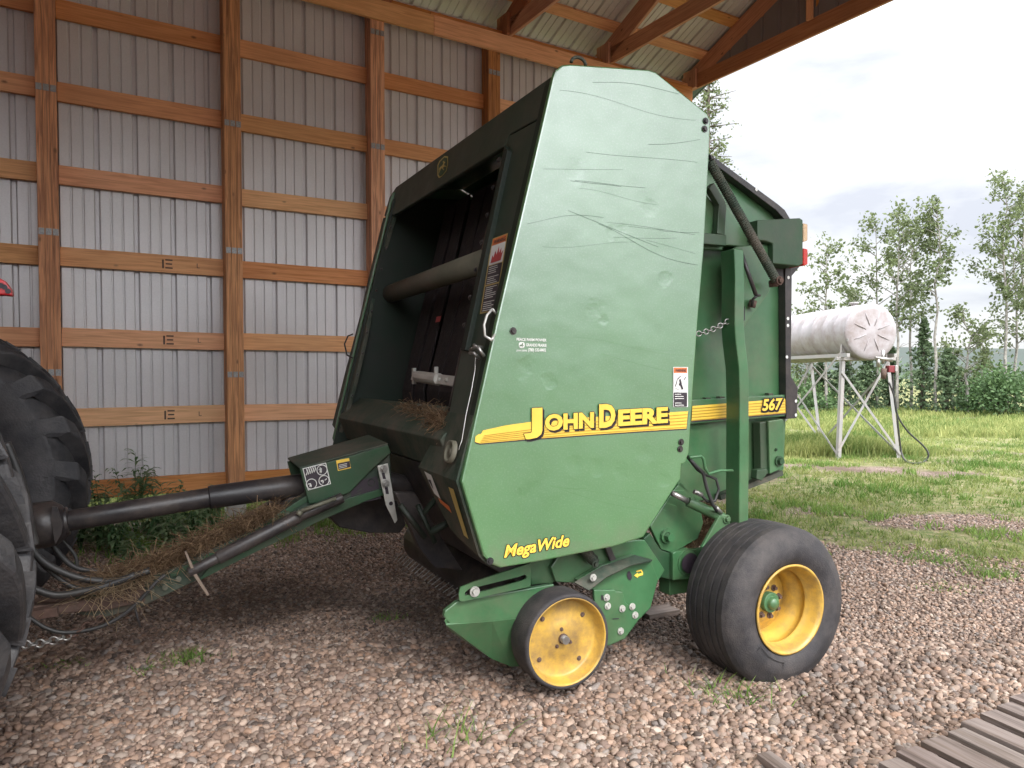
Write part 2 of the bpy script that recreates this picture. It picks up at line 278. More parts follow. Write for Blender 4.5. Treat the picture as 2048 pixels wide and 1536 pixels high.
# ------------------------------------------------------------------ mesh builder and objects
class MB:
    def __init__(s): s.v = []; s.f = []; s.uv = []; s.mi = []; s.sm = []; s.cuts = []
    def cut(s): s.cuts.append((len(s.v), len(s.f))); return s
    def add(s, vs, fs, uvs=None, mi=0, smooth=False):
        o = len(s.v); s.v += [Vector(a) for a in vs]
        for k, f in enumerate(fs):
            s.f.append([o+i for i in f]); s.uv.append(uvs[k] if uvs else [(0, 0)]*len(f)); s.mi.append(mi); s.sm.append(smooth)
    def poly(s, pts, mi=0):
        pts = [Vector(p) for p in pts]
        s.add(pts, [list(range(len(pts)))], [[(p.dot(UD), p.z) for p in pts]], mi)
        return s
    def prism(s, pts, off, mi=0):
        pts = [Vector(p) for p in pts]; off = Vector(off); n = len(pts)
        q = [p+off for p in pts]
        nrm = Vector((0, 0, 0))
        for i in range(n): nrm += pts[i].cross(pts[(i+1) % n])
        a, b = list(range(n)), list(range(n, 2*n))
        fs = [a[::-1], b] if nrm.dot(off) > 0 else [a, b[::-1]]
        for i in range(n):
            j = (i+1) % n
            fs.append([i, j, n+j, n+i] if nrm.dot(off) > 0 else [j, i, n+i, n+j])
        allp = pts+q
        s.add(allp, fs, [[(allp[k].dot(UD), allp[k].z) for k in f] for f in fs], mi)
        return s
    def beam(s, p0, p1, wd, th, side=None, mi=0):
        p0, p1 = Vector(p0), Vector(p1); d = (p1-p0); L = d.length; d.normalize()
        side = Vector(side) if side is not None else (d.cross(ZD) if abs(d.z) < .95 else Vector((1, 0, 0)))
        side = (side-d*side.dot(d)).normalized(); up = d.cross(side).normalized()   # wd along 'side', th along 'up'
        vs = []
        for p in (p0, p1):
            for a, b in ((-1, -1), (1, -1), (1, 1), (-1, 1)): vs.append(p+side*a*wd/2+up*b*th/2)
        fs = [[3, 2, 1, 0], [4, 5, 6, 7], [0, 1, 5, 4], [1, 2, 6, 5], [2, 3, 7, 6], [3, 0, 4, 7]]
        ro, rv = random.random()*20, random.random()*20
        uvs = []
        for k, f in enumerate(fs):
            row = []
            for i in f:
                a = (-1, 1, 1, -1)[i % 4]; b = (-1, -1, 1, 1)[i % 4]; x = 0 if i < 4 else L
                if k < 2: row.append((ro+a*wd/2, rv+b*th/2))
                elif k in (2, 4): row.append((ro+x, rv+k+a*wd/2))
                else: row.append((ro+x, rv+k+b*th/2))
            uvs.append(row)
        s.add(vs, fs, uvs, mi); return s
    def box(s, c, du, dw, dz, mi=0, ax=(None, None)):
        a = ax[0] or UD; b = ax[1] or WD
        c = Vector(c); vs = [c+a*i*du/2+b*j*dw/2+ZD*k*dz/2 for k in (-1, 1) for i, j in ((-1, -1), (1, -1), (1, 1), (-1, 1))]
        s.add(vs, [[3, 2, 1, 0], [4, 5, 6, 7], [0, 1, 5, 4], [1, 2, 6, 5], [2, 3, 7, 6], [3, 0, 4, 7]], None, mi); return s
    def tube(s, path, r, n=10, caps=True, mi=0, closed=False):
        path = [Vector(p) for p in path]; m = len(path)
        rs = r if isinstance(r, (list, tuple)) else [r]*m
        vs = []; prev = None
        for i, p in enumerate(path):
            if closed: d = path[(i+1) % m]-path[i-1]
            else: d = path[min(i+1, m-1)]-path[max(i-1, 0)]
            d.normalize()
            if prev is None:
                a = d.orthogonal().normalized()
            else:
                a = (prev-d*prev.dot(d))
                a = a.normalized() if a.length > 1e-6 else d.orthogonal().normalized()
            prev = a; b = d.cross(a)
            for k in range(n):
                an = 2*math.pi*k/n; vs.append(p+(a*math.cos(an)+b*math.sin(an))*rs[i])
        fs = []
        for i in range(m if closed else m-1):
            for k in range(n):
                k2 = (k+1) % n; j = (i+1) % m
                fs.append([i*n+k, i*n+k2, j*n+k2, j*n+k])
        s.add(vs, fs, None, mi, True)
        if caps and not closed:
            o = len(s.v)-m*n
            s.f.append([o+k for k in range(n)][::-1]); s.f.append([o+(m-1)*n+k for k in range(n)])
            for _ in range(2): s.uv.append([(0, 0)]*n); s.mi.append(mi); s.sm.append(False)
        return s
    def lathe(s, c, axis, prof, n=48, mi=0, smooth=True):
        c = Vector(c); axis = Vector(axis).normalized(); a = axis.orthogonal().normalized(); b = axis.cross(a)
        vs = []
        for r, h in prof:
            for k in range(n):
                an = 2*math.pi*k/n; vs.append(c+axis*h+(a*math.cos(an)+b*math.sin(an))*r)
        fs = []
        for i in range(len(prof)-1):
            for k in range(n):
                k2 = (k+1) % n; fs.append([i*n+k, i*n+k2, (i+1)*n+k2, (i+1)*n+k])
        s.add(vs, fs, None, mi, smooth); return s
    def disc(s, c, axis, r, n=32, mi=0):
        c = Vector(c); axis = Vector(axis).normalized(); a = axis.orthogonal().normalized(); b = axis.cross(a)
        s.add([c+(a*math.cos(2*math.pi*k/n)+b*math.sin(2*math.pi*k/n))*r for k in range(n)], [list(range(n))], None, mi); return s
    def bolt(s, c, axis, r=.012, h=.01, mi=0):
        s.cut()
        c = Vector(c); axis = Vector(axis).normalized()
        s.lathe(c, axis, [(0.001, 0), (r*1.6, 0), (r*1.6, h*.3), (r, h*.3)], 12, mi, False)
        s.lathe(c, axis, [(r, h*.3), (r, h), (0.001, h)], 6, mi, False); return s
def link(o): col.objects.link(o); return o
def rootof(o):
    while o.parent: o = o.parent
    return o
def part(name, mb, mat, parent=None, bevel=0, label=None):
    me = bpy.data.meshes.new(name)
    off = Vector(rootof(parent)['_o']) if parent else Vector((0, 0, 0))
    me.from_pydata([v-off for v in mb.v], [], mb.f)
    for m in (mat if isinstance(mat, (list, tuple)) else [mat]): me.materials.append(m)
    uvl = me.uv_layers.new(name='UVMap')
    flat = [c for f in mb.uv for uv in f for c in uv]
    if len(flat) == len(uvl.data)*2: uvl.data.foreach_set('uv', flat)
    me.polygons.foreach_set('material_index', mb.mi); me.polygons.foreach_set('use_smooth', mb.sm)
    me.update()
    o = bpy.data.objects.new(name, me)
    if parent: o.parent = parent
    link(o)
    if bevel:
        b = o.modifiers.new('bevel', 'BEVEL'); b.width = bevel; b.segments = 2; b.limit_method = 'ANGLE'; b.angle_limit = R(35)
    if label: o['label'] = label
    return o
def parts(name, mb, mat, parent, bevel=0, label=None):
    """one object for every piece marked with cut()"""
    cs = [c for c in mb.cuts if c[1] < len(mb.f)]; cs = [c for i, c in enumerate(cs) if i == 0 or c != cs[i-1]]
    if not cs or cs[0][1] > 0: cs = [(0, 0)]+cs
    cs.append((len(mb.v), len(mb.f)))
    for (v0, f0), (v1, f1) in zip(cs, cs[1:]):
        q = MB(); q.v = mb.v[v0:v1]; q.f = [[i-v0 for i in f] for f in mb.f[f0:f1]]; q.uv = mb.uv[f0:f1]; q.mi = mb.mi[f0:f1]; q.sm = mb.sm[f0:f1]
        part(name, q, mat, parent, bevel, label)
def thing(name, label, cat, loc, group=None):
    o = bpy.data.objects.new(name, None); o.empty_display_size = .2; link(o); o.location = loc
    o['label'] = label; o['category'] = cat; o['_o'] = tuple(loc)
    if group: o['group'] = group
    return o
def tag(o, label, cat, group=None):
    o['label'] = label; o['category'] = cat
    if group: o['group'] = group
    return o
def npmesh(name, V, Fc, mat, attr=None, colattr=None, smooth=False, kind=None, parent=None):
    """big arrays of equal-sized faces -> one mesh"""
    me = bpy.data.meshes.new(name); k = Fc.shape[1]
    off = np.array(rootof(parent)['_o']) if parent else np.zeros(3)
    me.vertices.add(len(V)); me.vertices.foreach_set('co', (V-off).astype(np.float32).ravel())
    me.loops.add(Fc.size); me.loops.foreach_set('vertex_index', Fc.astype(np.int32).ravel())
    me.polygons.add(len(Fc)); me.polygons.foreach_set('loop_start', np.arange(0, Fc.size, k, dtype=np.int32))
    me.polygons.foreach_set('loop_total', np.full(len(Fc), k, dtype=np.int32))
    if smooth: me.polygons.foreach_set('use_smooth', np.ones(len(Fc), dtype=bool))
    me.update(calc_edges=True); me.validate()
    if attr is not None:
        a = me.attributes.new(attr[0], 'FLOAT', 'POINT'); a.data.foreach_set('value', attr[1].astype(np.float32))
    if colattr is not None:
        a = me.attributes.new(colattr[0], 'FLOAT_COLOR', 'POINT'); a.data.foreach_set('color', colattr[1].astype(np.float32).ravel())
    me.materials.append(mat)
    o = bpy.data.objects.new(name, me)
    if parent: o.parent = parent
    link(o)
    if kind: o['kind'] = kind
    return o
_tcache = {}
def text_on(mb, body, org, xd, yd, size, mi=0, bold=.0, shear=0, nrm=None, lift=0.0):
    """letters as flat faces: org = baseline start, xd/yd unit directions, size = cap height"""
    key = (body, bold, shear)
    if key not in _tcache:
        cu = bpy.data.curves.new('t', 'FONT'); cu.body = body; cu.size = 1; cu.offset = bold; cu.shear = shear; cu.resolution_u = 3
        ob = bpy.data.objects.new('t', cu); col.objects.link(ob)
        dg = bpy.context.evaluated_depsgraph_get(); me = ob.evaluated_get(dg).to_mesh()
        _tcache[key] = ([v.co.copy() for v in me.vertices], [list(p.vertices) for p in me.polygons])
        ob.evaluated_get(dg).to_mesh_clear(); bpy.data.objects.remove(ob); bpy.data.curves.remove(cu)
    V, P = _tcache[key]; cap = .69
    org = Vector(org); k = size/cap
    base = org+(nrm*lift if nrm is not None else Vector((0, 0, 0)))
    mb.add([base+xd*v.x*k+yd*v.y*k for v in V], P, None, mi)
    return max(v.x for v in V)*k
def text_fit(mb, body, a, b, cap, yd, mi=0, bold=0, shear=0, nrm=None, lift=0):
    """letters stretched to run from a to b"""
    a, b = Vector(a), Vector(b); tmp = MB(); wdt = text_on(tmp, body, (0, 0, 0), Vector((1, 0, 0)), Vector((0, 1, 0)), cap, 0, bold, shear)
    xd = (b-a)/wdt
    text_on(mb, body, a, xd, yd, cap, mi, bold, shear, nrm, lift)
NW = -WD                                       # out of the baler's near side, towards the camera

# ------------------------------------------------------------------ ground
def sn(x, y, f, a): return np.sin(x*f+a)*np.cos(y*f*1.13+a*1.7)+.6*np.sin(x*f*2.3+y*f*1.9+a*3.1)+.4*np.cos(x*f*4.9-y*f*4.1+a)
def turf(x, y):
    """0 gravel .. 1 grass"""
    u = x*UD.x+y*UD.y; wv = -x*UD.y+y*UD.x
    s = (x-P0.x)*SD.x+(y-P0.y)*SD.y
    edge = (y-6.3)*.95+(x-1.6)*.05+.75*sn(x, y, 1.1, .4)*.6+.6*sn(x, y, 3.1, 2)*.5+.35*sn(x, y, 7.3, 1)*.5
    right = np.clip(edge/1.3, 0, 1)*np.clip((x-.9-.22*(y-6))/.8, 0, 1)
    back = np.clip((-s-.15)/.3, 0, 1)
    strip = np.clip(1-np.abs(s-.5+.3*sn(x, y, 1.7, 1))/.7, 0, 1)*.7
    g = np.maximum(np.maximum(right, back), strip)
    bare = np.clip(.75*(sn(x*.7, y*1.5, .85, 4.2))-.12, 0, 1)*(y < 17)*(y > 6)
    trk = np.exp(-((y-26-.12*x)/1.1)**2)*.8+np.exp(-((y-29.5-.12*x)/.9)**2)*.7
    return np.clip(g-bare*1.3-trk, 0, 1)
def hgt(x, y):
    far = np.clip((np.hypot(x, y)-35)/300, 0, 1)
    return .02*np.sin(x*.9)*np.cos(y*.8)*(np.hypot(x, y) > 7)-.0*far
a_ = np.linspace(-1, 1, 340); px_ = np.sign(a_)*(np.abs(a_)*14+np.abs(a_)**9*2500)
b_ = np.linspace(-.72, 1, 420); py_ = np.sign(b_)*(np.abs(b_)*40+np.abs(b_)**9*2500)
X, Y = np.meshgrid(px_, py_); Z = hgt(X, Y)
V = np.stack([X.ravel(), Y.ravel(), Z.ravel()], 1); nx, ny = len(px_), len(py_)
ii, jj = np.meshgrid(np.arange(nx-1), np.arange(ny-1)); q = (jj*nx+ii).ravel()
gnd = npmesh('ground', V, np.stack([q, q+1, q+1+nx, q+nx], 1), M['ground'], attr=('turf', turf(X, Y).ravel()), smooth=True, kind='structure')

# ---- pebbles
phi = (1+5**.5)/2
ICO = np.array([(-1, phi, 0), (1, phi, 0), (-1, -phi, 0), (1, -phi, 0), (0, -1, phi), (0, 1, phi), (0, -1, -phi), (0, 1, -phi), (phi, 0, -1), (phi, 0, 1), (-phi, 0, -1), (-phi, 0, 1)])/math.hypot(1, phi)
ICF = np.array([(0, 11, 5), (0, 5, 1), (0, 1, 7), (0, 7, 10), (0, 10, 11), (1, 5, 9), (5, 11, 4), (11, 10, 2), (10, 7, 6), (7, 1, 8), (3, 9, 4), (3, 4, 2), (3, 2, 6), (3, 6, 8), (3, 8, 9), (4, 9, 5), (2, 4, 11), (6, 2, 10), (8, 6, 7), (9, 8, 1)])
def sub(V, Fc):
    V = [tuple(v) for v in V]; c = {}; out = []
    def mid(a, b):
        k = (min(a, b), max(a, b))
        if k not in c:
            m = np.array(V[a])+np.array(V[b]); m /= np.linalg.norm(m); V.append(tuple(m)); c[k] = len(V)-1
        return c[k]
    for a, b, d in Fc:
        x, y, z = mid(a, b), mid(b, d), mid(d, a); out += [(a, x, z), (b, y, x), (d, z, y), (x, y, z)]
    return np.array(V), np.array(out)
IC2, IF2 = sub(ICO, ICF)
def rocks(x, y, r, baseV, baseF, jit):
    n = len(x); k = len(baseV)
    ax = np.stack([r*np.random.uniform(.95, 1.5, n), r*np.random.uniform(.75, 1.05, n), r*np.random.uniform(.5, .8, n)], 1)
    J = 1+jit*np.random.uniform(-1, 1, (n, k, 1))
    P = baseV[None]*J*ax[:, None]
    th = np.random.uniform(0, 2*np.pi, n); tl = np.random.normal(0, .35, n)
    c, s = np.cos(tl)[:, None], np.sin(tl)[:, None]
    Px, Pz = P[..., 0]*c-P[..., 2]*s, P[..., 0]*s+P[..., 2]*c
    c, s = np.cos(th)[:, None], np.sin(th)[:, None]
    X = Px*c-P[..., 1]*s+x[:, None]; Y = Px*s+P[..., 1]*c+y[:, None]
    Z = Pz+(hgt(x, y)+ax[:, 2]*np.random.uniform(-.1, .8, n))[:, None]
    V = np.stack([X, Y, Z], 2).reshape(-1, 3)
    Fc = (baseF[None]+(np.arange(n)*k)[:, None, None]).reshape(-1, 3)
    return V, Fc
pal = np.array([(.40, .275, .205), (.45, .335, .265), (.29, .20, .155), (.49, .39, .32), (.23, .162, .13), (.33, .28, .25), (.39, .25, .175), (.14, .105, .088)])
def pebble_field(name, n, y0, y1, rmin, rmax, bv, bf, thin, flat=False):
    yy = np.sqrt(np.random.uniform(y0*y0, y1*y1, n)); xx = yy*np.random.uniform(-.9, 1.05, n)
    keep = np.random.uniform(0, 1, n) > turf(xx, yy)*1.15
    # muddy, half buried patches and a dirt strip with painted-in shade below the drawbar and the machine
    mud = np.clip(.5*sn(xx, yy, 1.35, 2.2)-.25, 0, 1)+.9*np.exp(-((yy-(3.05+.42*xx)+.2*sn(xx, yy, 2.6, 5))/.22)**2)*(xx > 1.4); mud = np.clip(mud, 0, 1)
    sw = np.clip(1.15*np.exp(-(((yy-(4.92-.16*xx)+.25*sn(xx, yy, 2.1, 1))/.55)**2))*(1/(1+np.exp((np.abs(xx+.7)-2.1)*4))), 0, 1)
    keep &= np.random.uniform(0, 1, n) > mud*.6+sw*.42
    xx, yy = xx[keep], yy[keep]
    r = np.random.uniform(0, 1, len(xx))**2.1*(rmax-rmin)+rmin
    V, Fc = rocks(xx, yy, r, bv, bf, .17)
    c = pal[np.random.choice(len(pal), len(xx), p=[.22, .2, .16, .1, .1, .08, .09, .05])]*np.random.uniform(.42, 1.0, (len(xx), 1))
    mud_shade = (1-.52*sw[keep]-.25*mud[keep])[:, None]
    c = np.concatenate([c*mud_shade, np.ones((len(xx), 1))], 1)
    C = np.repeat(c, len(bv), 0)
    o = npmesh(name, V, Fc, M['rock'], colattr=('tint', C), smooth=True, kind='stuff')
    return o
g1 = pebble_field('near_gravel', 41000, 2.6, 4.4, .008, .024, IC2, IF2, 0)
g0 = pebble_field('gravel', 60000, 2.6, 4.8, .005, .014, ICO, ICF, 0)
g0['label'] = 'small chips and fines between the bigger stones up close'; g0['category'] = 'gravel'
g1['label'] = 'loose tan and grey river gravel in the foreground'; g1['category'] = 'gravel'; g1.name = 'gravel'
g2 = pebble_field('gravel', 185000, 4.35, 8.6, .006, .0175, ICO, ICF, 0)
g2['label'] = 'finer looking tan gravel stretching back under the machine and out to the turf'; g2['category'] = 'gravel'

# ---- grass, weeds, straw as blades
def blades(x, y, h, wd, lean, rnd, z0=None, seg=2):
    n = len(x); th = np.random.uniform(0, 2*np.pi, n); fa = np.random.uniform(0, 2*np.pi, n)
    z0 = hgt(x, y) if z0 is None else z0
    out = []
    for k in range(seg+1):
        f = k/seg; cx = x+np.cos(th)*lean*h*f**1.6; cy = y+np.sin(th)*lean*h*f**1.6; cz = z0+h*f*(1-.25*lean*f)
        ww = wd*(1-f*.85)
        out.append(np.stack([cx-np.cos(fa)*ww, cy-np.sin(fa)*ww, cz], 1)); out.append(np.stack([cx+np.cos(fa)*ww, cy+np.sin(fa)*ww, cz], 1))
    V = np.stack(out, 1).reshape(-1, 3); m = 2*(seg+1); b = (np.arange(n)*m)[:, None]
    Fc = np.concatenate([b+np.array([2*k, 2*k+1, 2*k+3, 2*k+2]) for k in range(seg)], 0)
    return V, Fc, np.repeat(rnd, m)
def field(n, region, dens, hfun, wd, lean, name, mat, label, cat):
    x0, x1, y0, y1 = region
    # even in picture space: nearer ground gets more, but blades farther off are larger
    yy = np.exp(np.random.uniform(math.log(y0), math.log(y1), n)); xx = x0+(x1-x0)*np.random.uniform(0, 1, n)*1.0
    if callable(x0) if False else False: pass
    k = np.random.uniform(0, 1, n) < dens(xx, yy); xx, yy = xx[k], yy[k]
    m = 4
    xx = np.repeat(xx, m)+np.random.normal(0, .02, len(xx)*m)*(1+np.repeat(yy, m)*.08); yy = np.repeat(yy, m)+np.random.normal(0, .02, len(yy)*m)*(1+np.repeat(yy, m)*.08)
    h = hfun(xx, yy)*np.random.uniform(.5, 1.2, len(xx)); ww = wd*(1+yy*.09)*np.random.uniform(.7, 1.3, len(xx))
    V, Fc, rn = blades(xx, yy, h, ww, np.random.uniform(.1, lean, len(xx)), np.clip(np.random.beta(2, 2, len(xx))+.25*sn(xx, yy, .9, 3), 0, 1))
    o = npmesh(name, V, Fc, mat, attr=('rnd', rn), kind='stuff'); o['label'] = label; o['category'] = cat
    return o
inv = lambda xx, yy: (xx > -.02*yy) & (xx < .95*yy+1)
wallS = lambda xx, yy: (xx-P0.x)*SD.x+(yy-P0.y)*SD.y
field(70000, (0.8, 26, 6, 30), lambda x, y: inv(x, y)*turf(x, y)*np.clip(.85+.6*sn(x, y, 1.6, 1)+.3*sn(x, y, 5.1, 2), .12, 1), lambda x, y: .022+.04*np.clip(.5+.5*sn(x, y, 1.1, 5), 0, 1)+.003*y, .0035, 1.3,
      'grass', M['grass'], 'patchy short yellow green grass beyond the gravel', 'grass')
def clumpd(x, y): return inv(x, y)*np.clip(1.5*sn(x, y, 1.9, 7.3)-.6, 0, 1)*np.clip((y-6.2)/1.5, 0, 1)*(y < 17)*(turf(x, y) > .05)
field(26000, (1.5, 14, 6, 18), clumpd, lambda x, y: .07+.05*np.random.uniform(0, 1, len(x)), .005, 1.1,
      'grass', M['grassg'], 'brighter green clumps of clover and grass on the yard', 'grass')
tk = lambda x, y: np.exp(-(((x-6.6)/1.5)**2+((y-15.4)/2.1)**2))
field(22000, (3.5, 11, 12.5, 20), lambda x, y: tk(x, y)*1.3*(y > 14.6), lambda x, y: .10+.34*tk(x, y), .005, .6,
      'tall_grass', M['grass'], 'tall seeding grass grown up round the feet of the tank stand', 'grass')
field(16000, (4, 30, 19, 36), lambda x, y: inv(x, y)*np.clip(.8+.5*sn(x, y, .4, 2), 0, 1)*(turf(x, y) > .4), lambda x, y: .25+.0*x, .007, .7,
      'meadow_grass', M['grass'], 'rough meadow grass in front of the trees', 'grass')
field(20000, (-6.5, 3, 8.0, 15), lambda x, y: (wallS(x, y) < .0)*1.0, lambda x, y: .16+.1*np.random.uniform(0, 1, len(x)), .005, .8,
      'grass', M['grass'], 'bright grass outside, seen through the gap under the siding', 'grass')
field(9000, (-5.5, 1.5, 6.2, 10.5), lambda x, y: np.exp(-((wallS(x, y)-.75)/.55)**2)*np.clip(.6+.5*sn(x, y, 2.2, 1), 0, 1), lambda x, y: .06+.1*np.random.uniform(0, 1, len(x)), .004, 1.1,
      'grass', M['grassg'], 'green and dry grass along the foot of the shed wall', 'grass')
# small sprigs in the gravel
def sprig(name, cx, cy, rad, n, h, label, mat='grassg', wd=.004):
    x = np.random.normal(cx, rad, n); y = np.random.normal(cy, rad*.8, n)
    V, Fc, rn = blades(x, y, h*np.random.uniform(.4, 1.2, n), np.full(n, wd)*np.random.uniform(.6, 1.4, n), np.random.uniform(.3, 1.5, n), np.random.uniform(0, 1, n), seg=3)
    o = npmesh(name, V, Fc, M[mat], attr=('rnd', rn)); tag(o, label, 'weed', 'sprigs growing in the gravel'); return o
for nm, (px, py), rad, n, h, lb in [
    ('weed_sprig', (372, 1322), .075, 260, .06, 'low green weed patch in the gravel below the drawbar'),
    ('weed_sprig', (130, 1335), .06, 90, .04, 'faint low weed patch beside the near tractor tyre'),
    ('weed_sprig', (300, 1340), .05, 70, .035, 'small sparse weed patch left of the low green weed patch'),
    ('weed_sprig', (775, 1240), .05, 60, .05, 'tiny weed in the shade under the baler front'),
    ('grass_tuft', (1465, 1395), .11, 90, .10, 'floppy grass tuft in front of the large baler wheel'),
    ('grass_tuft', (905, 1490), .10, 30, .17, 'long dark grass stalks in the foreground gravel'),
    ('weed_sprig', (1985, 1150), .12, 260, .07, 'green weed clump at the gravel edge on the right'),
    ('weed_sprig', (1860, 1120), .16, 320, .08, 'broad weed clump between the big wheel and the right edge'),
    ('weed_sprig', (1900, 1180), .12, 90, .04, 'thin weeds scattered in the gravel below the broad weed clump')]:
    p = onZ(px, py, 0); sprig(nm, p.x, p.y, rad, n, h, lb)['kind'] = 'stuff'
n = 1500
xx = np.random.uniform(-2.6, 4.5, n); yy = np.random.uniform(2.8, 7.5, n)
V, Fc, rn = blades(xx, yy, np.full(n, .001)+.02*np.random.uniform(0, 1, n), np.full(n, .0018), np.random.uniform(2, 6, n), np.random.uniform(0, 1, n), z0=np.full(n, .03))
o = npmesh('straw_litter', V, Fc, M['straw'], attr=('rnd', rn), kind='stuff'); o['label'] = 'stray dry straws lying on the gravel'; o['category'] = 'straw'

# ------------------------------------------------------------------ shed
T0, T1 = -8.5, 6.98
shed = thing('pole_shed', 'open sided farm shed of orange lumber with ribbed metal siding, behind and over the baler', 'shed', tuple(G(2, 0, 0)))
# posts: three plies standing on a pier, with pressed steel splice plates
def post(t, s=0, plates=(), z0=.38, ztop=6.17):
    mb = MB()
    for k in (-1, 0, 1):
        mb.beam(G(t+k*.0605, s-.1, z0), G(t+k*.0605, s-.1, ztop), .059, .2, TD)
    o = part('post', mb, M['woodd'], shed, .0025)
    pb = MB()
    for k in (-1, 0, 1): pb.beam(G(t+k*.061, s+.0025, z0-.0), G(t+k*.061, s+.0025, z0+.001), .01, .001, TD) if False else None
    for zz in plates:
        q = MB()
        for k in (-1, 0, 1):
            q.beam(G(t+k*.0605, s+.003, zz-.032), G(t+k*.0605, s+.003, zz+.032), .05, .004, TD)
            for j in range(3): q.beam(G(t+k*.0605, s+.006, zz-.022+j*.02), G(t+k*.0605, s+.006, zz-.014+j*.02), .042, .004, TD)
        part('splice_plate', q, M['plate'], o)
    pr = MB(); pr.beam(G(t, s-.1, -.05), G(t, s-.1, z0-.004), .2, .2, TD); part('pier', pr, M['conc'], shed, .01)
    return o
def tpost(px, py): return tsz(onS(px, py, 0))[0]
PT = []
for px, pys in ((94, (175, 463, 745)), (466, (247, 501, 749)), (756, (65, 293)), (989, (145,))):
    t = tpost(px, 300)
    PT.append(t)
    post(t, 0, [tsz(onS(px, y, 0))[2] for y in pys])
d_ = (PT[3]-PT[0])/3
for k in (1, 2): post(PT[3]+d_*k*.985)
for k in (1, 2, 3, 4): post(PT[0]-d_*k)
allp = sorted([PT[0]-d_*k for k in (1, 2, 3, 4)]+PT+[PT[3]+d_*k*.985 for k in (1, 2)])
# girts between the posts
gz = [tsz(onS(441, y, -.17))[2] for y in (90, 239, 390, 537, 683, 827)]
gz = [gz[0]+.83]+gz+[.42]
def tz_at(z): return z
for i in range(len(allp)-1):
    a, b = allp[i]+.093, allp[i+1]-.093
    for z in gz:
        mb = MB(); jz = random.uniform(-.008, .008)
        mb.beam(G(a, -.15, z+jz), G(b, -.15, z+random.uniform(-.006, .006)), .045, .19, SD)
        g_ = part('girt', mb, M['wood'], shed, .003)
        if abs(allp[i]-PT[0]) < .01 and z in gz[4:7]:      # grade stamps on three of the boards
            q = MB(); zz = z+.0
            text_on(q, 'I\u039E', G(a+.93, -.1265, zz-.045), TD, ZD, .09, 0, .02); text_on(q, 'L', G(a+1.28, -.1265, zz-.02), TD, ZD, .05, 0, .0)
            part('grade_stamp', q, M['rust'], g_)
# ribbed sheet: ribs run along 'run', width along 'across'
def sheet(o, across, W, run, L, out, pitch=.36, h=.032, mat=None, name='siding', parent=None):
    prof = []; x = 0
    while x < W-1e-6:
        for dx, dh in ((0, 0), (.014, h), (.047, h), (.061, 0), (.145, 0), (.152, .011), (.164, .011), (.171, 0), (.25, 0), (.257, .011), (.269, .011), (.276, 0)):
            if x+dx <= W: prof.append((x+dx, dh))
        x += pitch
    prof.append((W, 0)); n = len(prof); mb = MB()
    vs = [o+across*a+out*b for a, b in prof]+[o+across*a+out*b+run*L for a, b in prof]
    mb.add(vs, [[i, i+1, n+i+1, n+i] for i in range(n-1)])
    return part(name, mb, mat, parent)
sheet(G(T0, -.19, .36), TD, T1-T0+.1, ZD, 6.35-.36, -SD, mat=M['siding'], name='wall_siding', parent=shed)
# top plate in front of the posts, second member behind
def longbeam(name, s, z, th, hh, mat, t0=T0, t1=T1):
    t = t0
    while t < t1:
        e = min(t+3.66, t1); mb = MB(); mb.beam(G(t, s, z), G(e-.004, s, z), th, hh, SD); part(name, mb, mat, shed, .003); t = e
longbeam('top_plate', .026, 6.05, .048, .235, M['wood'])
longbeam('top_plate', -.075, 6.21, .045, .10, M['wood'])
# trusses, roof
PITCHR = .41; RS = 5.0; SPAN = 9.7
def roofz(s): return 6.53+PITCHR*(s if s < RS else 2*RS-s)
tr = [tsz(onZ(1003, 86, 6.17))[0], tsz(onZ(1213, 133, 6.17))[0], tsz(onZ(1372, 187, 6.17))[0]]
dt = (tr[2]-tr[0])/2
tl = [tr[0]-dt*k for k in range(6, 0, -1)]+tr
TW = .045
for k, t in enumerate(tl):
    t1 = MB(); root = MB()
    root.beam(G(t, -.12, 6.17+.115), G(t, SPAN+.12, 6.17+.115), TW, .23, TD)
    bc = part('truss', root, M['woodr'], shed, .003)
    for s0, s1 in ((-.55, RS), (RS, SPAN+.55)):
        c = MB(); c.beam(G(t, s0, roofz(s0)-.155), G(t, s1, roofz(s1)-.155), TW, .285, TD); part('top_chord', c, M['woodr'], bc, .003)
    hb = MB(); hb.beam(G(t-.047, -.06, 6.17), G(t-.047, -.06, 6.47), .27, .046, SD); part('heel_block', hb, M['woodr'], bc, .002)
    for a, b in (((2.0, 6.35), (2.9, roofz(2.9)-.2)), ((2.9, roofz(2.9)-.2), (4.1, 6.35)), ((4.1, 6.35), (RS, roofz(RS)-.3)), ((RS, roofz(RS)-.3), (6.0, 6.35)), ((6.0, 6.35), (7.4, roofz(7.4)-.2))):
        c = MB(); c.beam(G(t+.002, a[0], a[1]), G(t+.002, b[0], b[1]), TW-.008, .13, TD); part('web', c, M['wood'], bc, .002)
s = -.42
while s < SPAN+.5:
    if abs(s-RS) > .12:
        sg = 1 if s < RS else -1; nrm = (ZD-SD*PITCHR*sg).normalized()
        for a, b in ((T0, -2), (-2, 2.5), (2.5, T1+.42)):
            c = MB(); c.beam(G(a, s, roofz(s)+.018), G(b-.004, s, roofz(s)+.018), .165, .04, SD-ZD*0+ZD*PITCHR*sg); part('purlin', c, M['wood'], shed, .002)
    s += .62
for s0, s1 in ((-.62, RS), (SPAN+.62, RS)):
    a, b = G(T0, s0, roofz(s0)+.045), G(T0, s1, roofz(s1)+.045); d = b-a; L = d.length; d.normalize(); nrm = d.cross(TD); nrm = nrm if nrm.z > 0 else -nrm
    sheet(a, TD, T1-T0+.5, d, L, nrm, mat=M['roofm'], name='roof', parent=shed)
